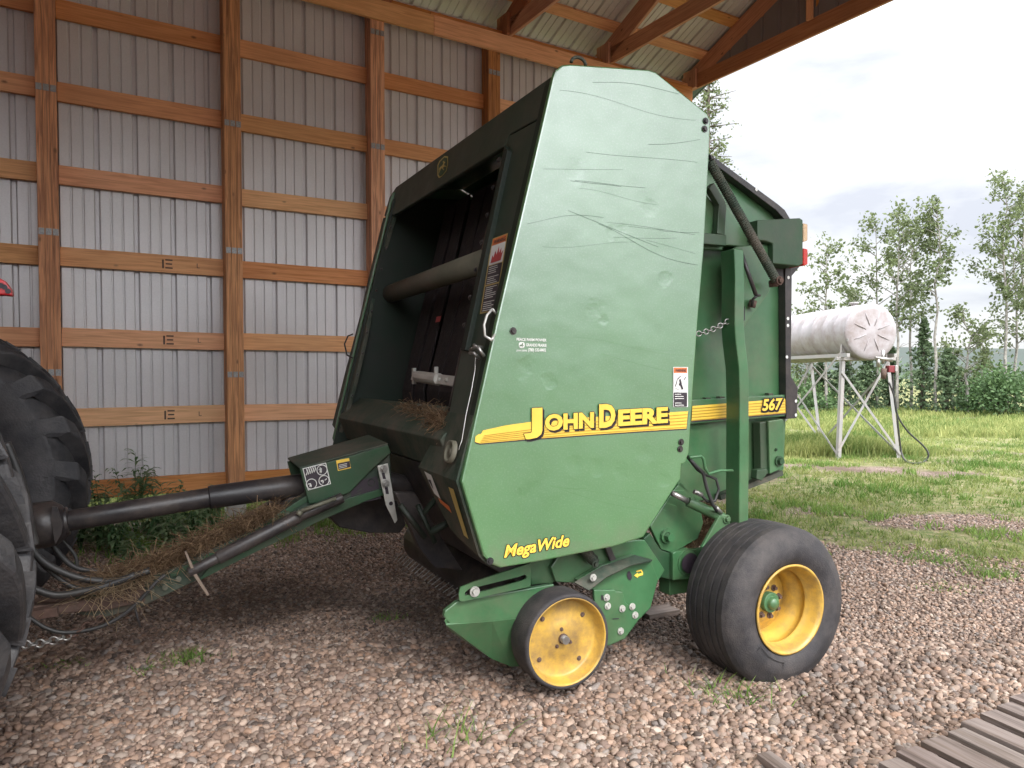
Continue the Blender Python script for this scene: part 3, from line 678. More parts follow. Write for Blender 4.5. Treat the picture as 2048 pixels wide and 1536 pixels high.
# gable: siding outside the last truss, studs, rake and eave trim
gt = T1+.075; n_ = 30; mb = MB()
for sa, sb in ((-.19, RS), (RS, SPAN+.19)):
    x = sa
    while x < sb-.01:
        y = min(x+.30, sb)
        for p, q, h0, h1 in ((x, min(x+.03, y), 0, .02), (min(x+.03, y), min(x+.06, y), .02, 0), (min(x+.06, y), y, 0, 0)):
            if q > p: mb.add([G(gt+h0, p, 6.23), G(gt+h1, q, 6.23), G(gt+h1, q, roofz(q)), G(gt+h0, p, roofz(p))], [[0, 1, 2, 3]])
        x = y
part('gable_siding', mb, M['sidout'], shed)
for s in (2.15, 4.3, 5, 6.5, 8):
    c = MB(); c.beam(G(T1+.045, s, 6.38), G(T1+.045, s, roofz(s)-.1), .09, .04, SD); part('stud', c, M['wood'], shed, .002)
for sg, s0, s1 in ((1, -.62, RS), (-1, SPAN+.62, RS)):
    c = MB(); c.beam(G(T1+.52, s0, roofz(s0)-.01), G(T1+.52, s1, roofz(s1)-.01), .03, .16, TD); part('rake_trim', c, M['eave'], shed, .003)
    c = MB(); c.beam(G(T0, s0, roofz(s0)-.01), G(T1+.5, s0, roofz(s0)-.01), .03, .16, SD); part('fascia', c, M['eave'], shed, .003)
    c = MB(); e = s0+.40*sg
    c.add([G(T1+.10, s0, roofz(s0)-.09), G(T1+.50, s0, roofz(s0)-.09), G(T1+.50, s0+2.6*sg, roofz(s0+2.6*sg)-.09), G(T1+.10, s0+2.6*sg, roofz(s0+2.6*sg)-.09)], [[0, 1, 2, 3]])
    part('rake_soffit', c, M['eave'], shed)
# closed far end on the left, unseen front sheet added to block light, posts and beam of the open front
sheet(G(T0, SPAN+.2, .1), TD, 4.2, ZD, 6.1, SD, mat=M['siding'], name='light_block_siding', parent=shed)
sheet(G(T0, -.19, .1), SD, SPAN+.38, ZD, 7.2, -TD, mat=M['siding'], name='end_wall_siding', parent=shed)
for t in (-8.2, -4.8, 6.8): post(t, SPAN+.1, z0=.1, ztop=6.15)
c = MB(); c.beam(G(T0, SPAN+.03, 6.03), G(T1, SPAN+.03, 6.03), .09, .26, SD); part('header_beam', c, M['wood'], shed, .003)

# ------------------------------------------------------------------ round baler
WN = 3.06; WF = 5.66
bal = thing('round_baler', 'big green round baler with faded side shield and yellow wheels, at the shed opening', 'baler', tuple(F(2.4, 4.36, 0)))
PW = [(923, 964), (994.6, 640), (1090, 228), (1107, 153), (1112, 140), (1124, 130), (1140, 128), (1297, 139), (1312, 144), (1414, 226), (1421, 240), (1419, 300), (1408, 500), (1396, 640), (1386, 780), (1378, 905), (1371, 927), (1363, 929), (1361, 959), (1345, 983), (1287, 1075), (1230, 1093), (1090, 1121), (1002, 1136), (984, 1129), (968, 1113)]
pts = [onW(x, y, WN) for x, y in PW]
sp = part('side_shield', MB().prism(pts, WD*.035), M['panel'], bal, .008)
# inward lip, darker seam around the shield
seam = MB(); cen = sum(pts, Vector())/len(pts)
inn = [p+(cen-p)*.012+WD*.04 for p in pts]
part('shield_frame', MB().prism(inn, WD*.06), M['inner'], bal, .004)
def PO(px, py): return onW(px, py, WN)
def vec(a, b): return (b-a)
# swoosh stripe
L1, L2, L3 = WN-.003, WN-.006, WN-.009
sw = [(950, 884), (951, 873), (958, 868), (962, 868), (966, 861), (1010, 851), (1059, 844), (1110, 839), (1338, 824.5), (1376, 822.5), (1373, 857), (1290, 862), (1166, 870.5), (1050, 879), (960, 887)]
mb = MB(); mb.poly([PO(x+1.5*(1 if x < 1000 else .0), y+2.2)+NW*.002 for x, y in [(p[0]-2, p[1]) if p[0] < 1000 else p for p in sw]], 2)
mb.poly([onW(x, y, L1-.001) for x, y in sw], 0)
for k in range(5):                       # fine darker lines along the stripe
    f = (k+.8)/5.2
    a, b = (958+ (6-5*f)*2, 868+f*17), (1375-f*2, 823+f*33)
    m1 = (1166, 841+f*28)
    q = [a, m1, b]
    mb.poly([onW(x, y, L1-.003) for x, y in q]+[onW(x, y+1.5, L1-.003) for x, y in q[::-1]], 1)
part('stripe_decal', mb, [M['decal_y'], M['decal_l'], M['decal_k']], sp)
def stripwords(words, dx, dy, lift, mi, mb, bold):
    for body, a, b, cap in words:
        A, B = onW(a[0]+dx, a[1]+dy, WN-lift), onW(b[0]+dx, b[1]+dy, WN-lift)
        k = (onW(a[0], a[1]-cap, WN)-onW(a[0], a[1], WN)).length
        text_fit(mb, body, A, B, k, ZD, mi, bold)
JD = [('J', (1061, 861), (1085, 859.5), 42), ('OHN', (1090, 860), (1188, 853.5), 29), ('D', (1197, 853.5), (1231, 850.8), 42), ('EERE', (1235, 850.4), (1336, 843.5), 29)]
mb = MB()
for dx, dy in ((-1.2, 0), (0, -1.2), (1.2, 0), (0, 1.4), (1.6, 1.8), (2.8, 3), (3.8, 4.4), (2.4, 4.6)): stripwords(JD, dx, dy, .006, 0, mb, .05)
part('lettering_shadow', mb, M['decal_k'], sp)
mb = MB(); stripwords(JD, 0, 0, .009, 0, mb, .05); part('lettering', mb, M['decal_y'], sp)
mb = MB(); mb2 = MB()
MWa, MWb = (1007, 1115), (1139, 1091)
dn = (onW(1007, 1092, WN)-onW(1007, 1115, WN)).length
for dx in (-1., 1.2):
    for dy in (-1., 1.2): text_fit(mb, 'MegaWide', onW(MWa[0]+dx, MWa[1]+dy, WN-.003), onW(MWb[0]+dx, MWb[1]+dy, WN-.003), dn, ZD, 0, .035, .25)
part('lettering_shadow', mb, M['decal_k'], sp)
text_fit(mb2, 'MegaWide', onW(*MWa, WN-.006), onW(*MWb, WN-.006), dn, ZD, 0, .03, .25); part('lettering', mb2, M['decal_y'], sp)
# long thin scratches left by branches
mb = MB(); rs_ = random.Random(3)
for k in range(26):
    top_ = k < 17
    x0 = rs_.uniform(1010, 1330); y0 = rs_.uniform(150, 560) if top_ else rs_.uniform(560, 1060); y0 = y0*.8+.2*200 if top_ else y0
    ln = rs_.uniform(60, 330); sl = rs_.gauss(.14, .13); am = rs_.uniform(1, 9); fr_ = rs_.uniform(.012, .03); ph = rs_.uniform(0, 6); hw = rs_.uniform(.12, .32)
    ln_pts = []
    for j in range(17):
        x = x0+ln*j/16; y = y0+sl*ln*j/16+am*math.sin(x*fr_+ph)
        xl = 1112-(y-150)*.232+8; xr = 1416-(y-240)*.052-4
        if y < 236: xr = min(xr, 1305+(y-140)*1.18)
        if xl < x < xr and y > 140: ln_pts.append((x, y))
    for p_, q_ in zip(ln_pts, ln_pts[1:]): mb.poly([onW(p_[0], p_[1]-hw, WN-.0012), onW(q_[0], q_[1]-hw, WN-.0012), onW(q_[0], q_[1]+hw, WN-.0012), onW(p_[0], p_[1]+hw, WN-.0012)][::-1], 0 if top_ else 1)
part('scratches', mb, [mkmat('scratch_dark', (.035, .09, .05), .3), mkmat('scratch_pale', (.14, .28, .13), .6)], sp)
# dealer lettering
mb = MB()
hh = lambda c: (onW(1033, 700-c, WN)-onW(1033, 700, WN)).length
text_fit(mb, 'PEACE FARM POWER', onW(1033, 681, WN-.003), onW(1093, 683, WN-.003), hh(5.2), ZD, 0, .03)
text_fit(mb, 'GRANDE PRAIRIE', onW(1052, 692.5, WN-.003), onW(1093, 693.5, WN-.003), hh(5.5), ZD, 0, .03)
text_fit(mb, '(780) 532-8402', onW(1056, 702.5, WN-.003), onW(1092, 703, WN-.003), hh(6), ZD, 0, .03)
text_fit(mb, 'JOHN DEERE', onW(1033, 702.5, WN-.003), onW(1054, 702.7, WN-.003), hh(3), ZD, 0, .02)
ww = 6.5
def blob(cx, cy, rx, ry, n=16): return [(cx+rx*math.copysign(abs(math.cos(2*math.pi*k/n))**.7, math.cos(2*math.pi*k/n)), cy+ry*math.copysign(abs(math.sin(2*math.pi*k/n))**.7, math.sin(2*math.pi*k/n))) for k in range(n)]
mb.poly([onW(x, y, WN-.003) for x, y in blob(1043.5, 690, 6, 6)])
part('dealer_lettering', mb, M['decal_w'], sp)
# the leaping stag, drawn once in a unit square (x right, y up)
STAG = [(.02, .38), (.14, .52), (.22, .56), (.40, .58), (.52, .62), (.60, .70), (.62, .80), (.54, .84), (.50, .92), (.56, .88), (.60, .97), (.64, .87), (.70, .95), (.69, .84), (.76, .80), (.84, .72), (.80, .68), (.72, .68), (.70, .56), (.74, .46), (.86, .42), (.98, .30), (.90, .26), (.84, .35), (.68, .36), (.56, .34), (.62, .22), (.72, .12), (.66, .06), (.54, .18), (.46, .34), (.34, .38), (.24, .30), (.10, .08), (.02, .06), (.10, .22), (.16, .40), (.08, .34)]
mb = MB(); mb.poly([onW(1038.5+x*10, 695-y*10, WN-.006) for x, y in STAG]); part('emblem', mb, M['green'], sp)
# warning label near the rear edge
def sticker(parent, P, x0, y0, x1, y1, rows, name='warning_label', nrm=NW, edge='decal_w'):
    """P(x,y,lift) maps picture-like coordinates onto the carrier; rows = (fraction from top, fraction, material, kind)"""
    mats = [M[edge]]; mb = MB()
    mb.poly([P(x0, y0, .003), P(x1, y0, .003), P(x1, y1, .003), P(x0, y1, .003)][::-1], 0)
    for f0, f1, mt, kind in rows:
        if M[mt] not in mats: mats.append(M[mt])
        i = mats.index(M[mt]); e = (x1-x0)*.06
        a, b = y0+(y1-y0)*f0, y0+(y1-y0)*f1
        mb.poly([P(x0+e, a, .006), P(x1-e, a, .006), P(x1-e, b, .006), P(x0+e, b, .006)][::-1], i)
        if kind == 'lines':
            if M['decal_w'] not in mats: mats.append(M['decal_w'])
            wi = mats.index(M['decal_w']); n = max(2, int((b-a)/4.2))
            for k in range(n):
                yy = a+(b-a)*(k+.6)/(n+.3); ln = random.uniform(.55, .95)
                if k == n//2: continue
                mb.poly([P(x0+2*e, yy, .009), P(x0+2*e+(x1-x0-4*e)*ln, yy, .009), P(x0+2*e+(x1-x0-4*e)*ln, yy+1.3, .009), P(x0+2*e, yy+1.3, .009)][::-1], wi)
        if kind == 'warn':
            if M['decal_k'] not in mats: mats.append(M['decal_k'])
            ki = mats.index(M['decal_k'])
            A, B, C_ = P(x0+2.8*e, b-(b-a)*.25, .009), P(x1-2*e, b-(b-a)*.25, .009), P(x0+2.8*e, a+(b-a)*.25, .009)
            text_fit(mb, 'WARNING', A, B, (C_-A).length, (C_-A).normalized(), ki, .02)
        if kind == 'fig':
            if M['decal_k'] not in mats: mats.append(M['decal_k'])
            ki = mats.index(M['decal_k'])
            W_, H_ = x1-x0, b-a
            def q(fx, fy): return P(x0+W_*fx, a+H_*fy, .009)
            mb.poly([q(.42, .35), q(.5, .3), q(.56, .45), q(.6, .62), q(.7, .85), q(.6, .88), q(.5, .68), q(.4, .62), q(.46, .5)][::-1], ki)
            for (p0, p1) in (((.15, .7), (.3, .3)), ((.3, .3), (.5, .15)), ((.5, .15), (.72, .35)), ((.72, .35), (.85, .2)), ((.15, .8), (.4, .88))):
                mb.poly([q(*p0), q(*p1), q(p1[0]+.03, p1[1]+.03), q(p0[0]+.03, p0[1]+.03)], ki)
        if kind == 'flame':
            W_, H_ = x1-x0, b-a
            ki = None
            if M['decal_r'] not in mats: mats.append(M['decal_r'])
            ki = mats.index(M['decal_r'])
            def q(fx, fy): return P(x0+W_*fx, a+H_*fy, .009)
            mb.poly([q(.15, .9), q(.2, .5), q(.3, .65), q(.35, .3), q(.47, .55), q(.55, .12), q(.62, .5), q(.72, .25), q(.76, .55), q(.88, .4), q(.8, .9)][::-1], ki)
    return part(name, mb, mats, parent)
PN = lambda x, y, l=0: onW(x, y, WN-l)
sticker(sp, PN, 1346, 734, 1376, 814, [(.015, .15, 'decal_o', 'warn'), (.15, .62, 'decal_w', 'fig'), (.64, .985, 'decal_k', 'lines')])
mb = MB()
for x, y in ((1411, 242), (1409, 258), (1026, 662), (1362, 884), (1360, 898), (980, 1122)): mb.bolt(onW(x, y, WN-.001), NW, .011, .012)
parts('bolt', mb, M['black'], sp)
# lifting eye on top
p = onW(1157, 128, 3.35); mb = MB(); mb.tube([p+UD*.036*math.cos(a)*1.2+ZD*.034*math.sin(a) for a in [math.pi*k/10 for k in range(11)]], .009, 8)
part('lifting_eye', mb, M['dusty'], bal)

# front return of the shield: yellow reflector, warning label
fr = MB(); prof = [onW(x, y, WN+.002) for x, y in [(884, 850), (923, 964), (968, 1113), (984, 1129), (1002, 1136)]]
pr = [uwz(p) for p in prof]
lo = [F(pr[1][0], WN+.036, pr[1][2]), F(pr[2][0], WN+.036, pr[2][2]), F(pr[3][0], WN+.036, pr[3][2]), F(pr[4][0], WN+.036, pr[4][2])]
hi = [F(pr[1][0]+.02, WN+.62, pr[1][2]), F(pr[2][0], WN+.40, pr[2][2]+.06), F(pr[3][0], WN+.38, pr[3][2]+.05), F(pr[4][0], WN+.36, pr[4][2]+.04)]
topn = F(uf(1.42)+.01, WN+.036, 1.42); topf = F(uf(1.42)+.03, WN+.40, 1.42)
fr.add([topn, topf]+[v for a, b in zip(lo, hi) for v in (a, b)], [[1, 0, 2, 3], [3, 2, 4, 5], [5, 4, 6, 7], [7, 6, 8, 9]])
fp = part('shield_return', fr, M['dusty'], bal)
sol = fp.modifiers.new('thick', 'SOLIDIFY'); sol.thickness = .012; sol.offset = -1
A, B, C_, D_ = lo[0], hi[0], lo[1], hi[1]
def onret(a, b, l): return A.lerp(B, a).lerp(C_.lerp(D_, a), b)+(-UD*.9-ZD*.35).normalized()*l
rf = MB(); rf.poly([onret(.08, .10, .022), onret(.20, .10, .022), onret(.26, .80, .022), onret(.12, .80, .022)]); part('reflector_strip', rf, M['decal_dim'], fp)
rs = MB(); rs.poly([onret(.60, .02, .022), onret(.78, .0, .022), onret(.80, .36, .022), onret(.64, .40, .022)], 0); rs.poly([onret(.42, .44, .022), onret(.72, .40, .022), onret(.72, .48, .022), onret(.42, .54, .022)], 1); rs.poly([onret(.66, .10, .026), onret(.75, .12, .026), onret(.72, .28, .026)], 2)
part('warning_label', rs, [M['decal_w'], M['decal_o'], M['decal_k']], fp)

# front frame: hood with emblem, near strip, far strip
def fprism(px, off=0, th=.03): return MB().prism([onF(x, y, off) for x, y in px], FN*th)
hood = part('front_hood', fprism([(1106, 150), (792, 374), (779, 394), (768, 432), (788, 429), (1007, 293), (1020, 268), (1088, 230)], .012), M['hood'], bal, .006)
mb = MB(); e0 = lambda x, y, l: onF(x, y, .012-l)
bx = [(875, 351), (875, 330), (879, 322), (889, 312), (896, 313), (896, 328), (893, 342), (884, 353), (878, 356)]
mb.poly([e0(x, y, .004) for x, y in bx], 0)
cx_, cy_ = 885.5, 334
bi = [(cx_+(x-cx_)*.84, cy_+(y-cy_)*.88) for x, y in bx]; mb.poly([e0(x, y, .007) for x, y in bi], 1)
mb.poly([e0(877+x*16, 348-y*22-x*9, .010) for x, y in STAG], 0)
part('emblem', mb, [M['decal_dim'], M['dgreen']], hood)
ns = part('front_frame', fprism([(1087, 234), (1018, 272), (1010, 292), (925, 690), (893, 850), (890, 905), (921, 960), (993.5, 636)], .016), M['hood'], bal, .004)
PF = lambda x, y, l=0: onF(x, y, .016-l)
# label follows the slant of the strip
def PFs(x, y, l=0):
    fy = (y-470)/156.0; fx = (x-979)/36.0
    a = (984-24*fy, 478+150*fy); b = (1016-26*fy, 466+156*fy)
    return PF(a[0]+(b[0]-a[0])*fx, a[1]+(b[1]-a[1])*fx, l)
sticker(ns, PFs, 979, 470, 1015, 626, [(.01, .10, 'decal_o', 'warn'), (.10, .36, 'decal_w', 'flame'), (.37, .62, 'decal_k', 'lines'), (.64, .98, 'decal_k', 'lines')], edge='decal_dim')
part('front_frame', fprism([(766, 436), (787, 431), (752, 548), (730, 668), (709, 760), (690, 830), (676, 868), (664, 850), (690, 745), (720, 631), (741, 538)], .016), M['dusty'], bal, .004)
mb = MB()
for k in range(9): mb.bolt(onF(783-k*9.6, 455+k*42, .014), -FN, .009, .01)
for k in range(7): mb.bolt(onF(998-k*11.5, 320+k*55, .014), -FN, .009, .01)
parts('bolt', mb, M['black'], bal)
# edge strips framing the opening
mb = MB()
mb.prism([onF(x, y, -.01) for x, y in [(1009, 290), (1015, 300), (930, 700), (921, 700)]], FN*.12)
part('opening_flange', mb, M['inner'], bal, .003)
mb = MB(); mb.prism([onF(x, y, -.004) for x, y in [(985, 410), (990, 410), (970, 500), (962, 500)]], FN*.01); part('rust_patch', mb, M['rust'], bal)
# inside the chamber: belts, roller, side walls
def fq(z, w, off): return F(uf(z)+off, w, z)
mb = MB()
n = 8; w0, w1 = 3.42, 5.40
for k in range(n):
    a = w0+(w1-w0)*(k+.03)/n; b = w0+(w1-w0)*(k+.93)/n; o_ = .36+random.uniform(0, .03)
    bm = MB(); bm.prism([fq(.75, a, o_+.25), fq(1.5, a, o_), fq(2.9, a, o_), fq(2.9, b, o_), fq(1.5, b, o_), fq(.75, b, o_+.25)], UD*.012)
    part('belt', bm, M['belt'], bal)
q = MB(); q.poly([fq(2.02, 4.93, .345), fq(2.02, 4.84, .345), fq(1.98, 4.84, .345), fq(1.98, 4.93, .345)]); part('belt_lacing', q, M['decal_r'], bal)
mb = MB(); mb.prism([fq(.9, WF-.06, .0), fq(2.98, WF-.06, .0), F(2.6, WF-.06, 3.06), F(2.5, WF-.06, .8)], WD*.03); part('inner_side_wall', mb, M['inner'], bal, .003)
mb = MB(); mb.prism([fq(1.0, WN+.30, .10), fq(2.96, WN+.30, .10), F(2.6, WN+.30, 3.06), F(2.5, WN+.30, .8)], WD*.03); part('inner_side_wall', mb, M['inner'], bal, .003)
p1 = onF(775, 590, .16); p2 = onF(958, 526, .16)
ctr_z = (p1.z+p2.z)/2; cu_ = uf(ctr_z)+.16
mb = MB(); mb.tube([F(cu_, WN+.30, ctr_z), F(cu_, WF-.05, ctr_z)], .068, 28); part('front_roller', mb, M['roller'], bal)
# second roller low in the chamber with loose hay
mb = MB(); mb.tube([F(uf(1.5)+.30, WN+.30, 1.18), F(uf(1.5)+.30, WF-.05, 1.18)], .12, 24); part('starter_roller', mb, M['black'], bal)
# top sheet, back sheet, far outer shield
tp = [uwz(onW(x, y, WN+.05)) for x, y in [(1112, 143), (1135, 131), (1303, 142), (1412, 228)]]
mb = MB()
for i in range(3):
    a, b = tp[i], tp[i+1]
    mb.prism([F(a[0]+.005, WN+.04, a[2]-.012), F(b[0], WN+.04, b[2]-.012), F(b[0], WF-.01, b[2]-.012), F(a[0]+.005, WF-.01, a[2]-.012)], -ZD*.015)
part('top_sheet', mb, M['green'], bal)
part('side_shield', MB().prism([p+WD*(WF-WN) for p in pts], WD*.035), M['green'], bal, .006, label='far side shield, mostly hidden')
mb = MB(); mb.prism([F(2.35, WN+.12, .85), F(2.46, WN+.12, 3.0), F(2.46, WF-.05, 3.0), F(2.35, WF-.05, .85)], UD*.02); part('back_sheet', mb, M['black'], bal)
# pillar, tie bracket and hydraulic bits at the opening's near lower corner
mb = MB(); mb.tube([onF(937, 700, .12), onF(905, 858, .12)], .045, 14); part('guard_post', mb, M['black'], bal)
mb = MB(); a, b = onF(828, 752, .10), onF(915, 764, .10); mb.beam(a, b, .03, .055, FN); mb.beam(a-ZD*.05, a+ZD*.05, .02, .03, FN); mb.tube([a.lerp(b, .1), a.lerp(b, .62)], .035, 10); mb.beam(a.lerp(b, .55)-ZD*.03, a.lerp(b, .55)+ZD*.07, .02, .02, FN)
for f in (.7, .85): mb.bolt(a.lerp(b, f)-FN*.02, -FN, .01, .012)
part('twine_arm', mb, M['zinc'], bal, .002)
# wire handles
mb = MB(); mb.tube([onF(985, 618, -.03), onF(974, 630, -.05), onF(968, 650, -.06), (onF(970, 672, -.05)), onF(983, 680, -.03)], .006, 8); mb.tube([onF(985, 618, -.03), onF(992, 628, 0.0)], .006, 6); mb.tube([onF(983, 680, -.03), onF(990, 668, 0.0)], .006, 6); part('handle', mb, M['zinc'], bal)
mb = MB(); mb.tube([onF(706, 668, -.03), onF(696, 672, -.06), onF(689, 688, -.07), onF(694, 710, -.05), onF(706, 716, -.03)], .006, 8); part('handle', mb, M['black'], bal)
mb = MB()
for (a, b) in (((940, 700), (965, 695)), ((948, 690), (968, 712)), ((940, 706), (958, 716))): mb.tube([onF(*a, -.03), onF((a[0]+b[0])/2, (a[1]+b[1])/2-4, -.06), onF(*b, -.02)], .008, 7)
part('latch', mb, M['steel'], bal)
mb = MB(); pth = [(951, 706), (950, 740), (943, 780), (932, 830), (924, 880), (917, 900)]; mb.tube([onF(x, y, -.02) for x, y in pth], .002, 5); part('twine', mb, M['decal_w'], bal)
# twine disc
c = onF(905, 904, -.02); mb = MB(); mb.lathe(c, -FN, [(.001, .018), (.018, .018), (.02, .01), (.038, .006), (.04, .02), (.052, .024), (.054, 0)], 32); mb.disc(c+FN*.0, FN, .054)
part('twine_disc', mb, M['roller'], bal)

# sill under the opening, lower body
su = [(1.46, 1.43), (1.44, 1.44), (1.285, 1.315), (1.265, 1.29), (1.33, 1.13), (1.55, 1.10)]
mb = MB(); mb.prism([F(u, WN+.34, z) for u, z in su], WD*(WF-WN-.40)); part('front_sill', mb, M['dusty'], bal, .006)
mb = MB(); mb.prism([F(u, WN+.36, z) for u, z in [(1.34, 1.12), (2.2, 1.12), (2.2, .62), (1.75, .50), (1.55, .62)]], WD*(WF-WN-.5)); part('lower_body', mb, M['black'], bal, .005)
mb = MB()
for a, b, r in (((845, 1030), (900, 960), .016), ((860, 1065), (925, 1030), .02), ((800, 1010), (850, 1075), .016), ((835, 1010), (870, 1085), .014)): mb.cut(); mb.tube([onW(*a, 3.75), onW(*b, 3.75)], r, 10)
parts('linkage_rod', mb, M['inner'], bal)
mb = MB(); mb.prism([onW(x, y, 3.9) for x, y in [(790, 985), (830, 985), (905, 1110), (925, 1140), (870, 1135), (838, 1095)]], WD*.06); part('frame_plate', mb, M['black'], bal, .005)
mb = MB(); mb.prism([onW(x, y, 4.55) for x, y in [(655, 1030), (740, 985), (800, 1005), (812, 1050), (800, 1066), (740, 1066), (680, 1055)]], WD*.4); part('belly_pan', mb, M['black'], bal, .006)
# pickup drum with tines, seen below the body
mb = MB(); mb.tube([F(1.85, WN+.42, .36), F(1.85, WF-.35, .36)], .17, 20); part('pickup_drum', mb, M['black'], bal)
mb = MB()
for k in range(26):
    wv = WN+.5+k*.078
    for j in range(4):
        an = j*math.pi/2+.3+k*.02; c = F(1.85, wv, .36); d = UD*math.cos(an)+ZD*math.sin(an)
        mb.tube([c+d*.16, c+d*.25], .0035, 4, False)
part('pickup_tines', mb, M['steel'], bal)['kind'] = 'stuff'

# ---- pickup end guards on the near side
WP = WN+.20
def pl(px, w_, th, mat, name, bevel=.005, parent=None): return part(name, MB().prism([onW(x, y, w_) for x, y in px], WD*th), mat, parent or bal, bevel)
g0 = [(888, 1233), (890, 1222), (914, 1203), (940, 1198), (1108, 1168), (1120, 1228), (1052, 1235), (978, 1243), (900, 1249)]
pl(g0, WP-.02, .03, M['green'], 'pickup_guard')
A_ = [onW(x, y, WP-.022) for x, y in [(889, 1240), (892, 1250), (984, 1243), (1052, 1235), (1120, 1226)]]
B_ = [onW(x, y, WP+.10) for x, y in [(893, 1256), (925, 1280), (984, 1318), (1022, 1333), (1062, 1333)]]
mb = MB(); vs = A_+B_; mb.add(vs, [[0, 5, 6, 1], [1, 6, 7, 2], [2, 7, 8, 3], [3, 8, 9, 4]]); o = part('pickup_guard', mb, M['green'], bal, label='lower flared half of the pickup guard'); sm = o.modifiers.new('t', 'SOLIDIFY'); sm.thickness = .01
# slotted plate: frame around the slot
outer = [(918, 1183), (921, 1175), (950, 1163), (1062, 1126), (1061, 1173), (924, 1203), (919, 1201)]
slot_t = [(930, 1185), (938, 1178), (1040, 1153), (1050, 1149), (1054, 1153)]
slot_b = [(1052, 1158), (1042, 1162), (940, 1190), (930, 1191)]
mb = MB(); ov = [onW(x, y, WP-.05) for x, y in outer]; sv = [onW(x, y, WP-.05) for x, y in slot_t+slot_b]
# upper band and lower band
up_ = [(918, 1188), (921, 1175), (950, 1163), (1062, 1126), (1062, 1151), (1054, 1153), (1050, 1149), (1040, 1153), (938, 1178), (930, 1185)]
dn_ = [(918, 1188), (930, 1185), (930, 1191), (940, 1190), (1042, 1162), (1052, 1158), (1054, 1153), (1062, 1151), (1061, 1173), (924, 1203), (919, 1201)]
for q in (up_, dn_): mb.prism([onW(x, y, WP-.05) for x, y in q], WD*.012)
sl = part('slotted_plate', mb, M['green'], bal)
mb = MB(); mb.bolt(onW(949, 1183, WP-.052), NW, .016, .02); part('bolt', mb, M['zinc'], sl)
pl([(1060, 1118), (1145, 1100), (1150, 1150), (1105, 1166), (1062, 1170)], WP+.06, .03, M['green'], 'pickup_frame')
pl([(1102, 1135), (1118, 1110), (1130, 1104), (1270, 1080), (1290, 1080), (1330, 1140), (1318, 1160), (1230, 1180), (1150, 1166), (1112, 1164)], WP+.03, .03, M['green'], 'pickup_arm')
pl([(1200, 1190), (1155, 1160), (1204, 1131), (1269, 1110), (1302, 1121), (1317, 1158), (1301, 1217), (1278, 1240), (1250, 1278), (1219, 1292), (1190, 1290)], WP-.02, .035, M['green'], 'drive_shield')
mb = MB(); a = [onW(x, y, WP-.022) for x, y in [(1148, 1166), (1204, 1134), (1269, 1112), (1304, 1122)]]; b = [onW(x, y, WP-.075) for x, y in [(1178, 1182), (1212, 1156), (1262, 1132), (1300, 1124)]]
mb.add(a+b, [[0, 1, 5, 4], [1, 2, 6, 5], [2, 3, 7, 6]]); o = part('drive_shield_lip', mb, M['dusty'], bal); o.modifiers.new('t', 'SOLIDIFY').thickness = .008
pl([(1188, 1180), (1230, 1180), (1232, 1183), (1246, 1184), (1252, 1205), (1262, 1214), (1277, 1228), (1276, 1240), (1250, 1277), (1219, 1291), (1195, 1288)], WP-.045, .02, M['green'], 'access_cover')
mb = MB()
for x, y in ((1215, 1212), (1244, 1217), (1264, 1213), (1241, 1262), (1186, 1155), (1270, 1230), (1213, 1195)): mb.bolt(onW(x, y, WP-.047 if y > 1170 else WP-.08), NW, .012, .015)
parts('bolt', mb, M['zinc'], bal)
mb = MB(); mb.poly([onW(x, y, WP-.024) for x, y in [(1255, 1144), (1259, 1142), (1263, 1148), (1264, 1156), (1261, 1161), (1257, 1159), (1254, 1152)]][::-1]); mb.poly([onW(x, y, WP-.049) for x, y in [(1203, 1190), (1206, 1190), (1206, 1201), (1203, 1201)]][::-1]); mb.cut(); mb.poly([onW(x, y, WP-.049) for x, y in [(1225, 1237), (1238, 1236), (1238, 1238), (1225, 1239)]][::-1])
parts('slot', mb, M['decal_k'], bal)
mb = MB()
for q in ([(1268, 1151), (1276, 1145), (1276, 1148), (1286, 1145), (1286, 1150), (1276, 1153), (1276, 1156)], [(1273, 1142), (1283, 1139), (1286, 1145), (1284, 1146), (1282, 1142), (1273, 1144)]): mb.poly([onW(x, y, WP-.024) for x, y in q][::-1])
part('arrow_decal', mb, M['decal_y'], bal)
mb = MB(); mb.tube([onW(1176, 1104, WP-.0), onW(1192, 1125, WP-.02)], [.022, .022], 12); c0, c1 = onW(1165, 1098, WP), onW(1189, 1122, WP-.02)
hel = []
for k in range(90):
    f = k/89; an = k*.8; ax = (c1-c0).normalized(); a = ax.orthogonal().normalized(); b = ax.cross(a); hel.append(c0.lerp(c1, f)+(a*math.cos(an)+b*math.sin(an))*.026)
mb.tube(hel, .005, 5, False); mb.bolt(onW(1190, 1128, WP-.05), NW, .012, .02); part('pickup_spring', mb, M['dusty'], bal)
pl([(1210, 1095), (1222, 1093), (1236, 1125), (1224, 1130)], WP+.0, .02, M['black'], 'strap')

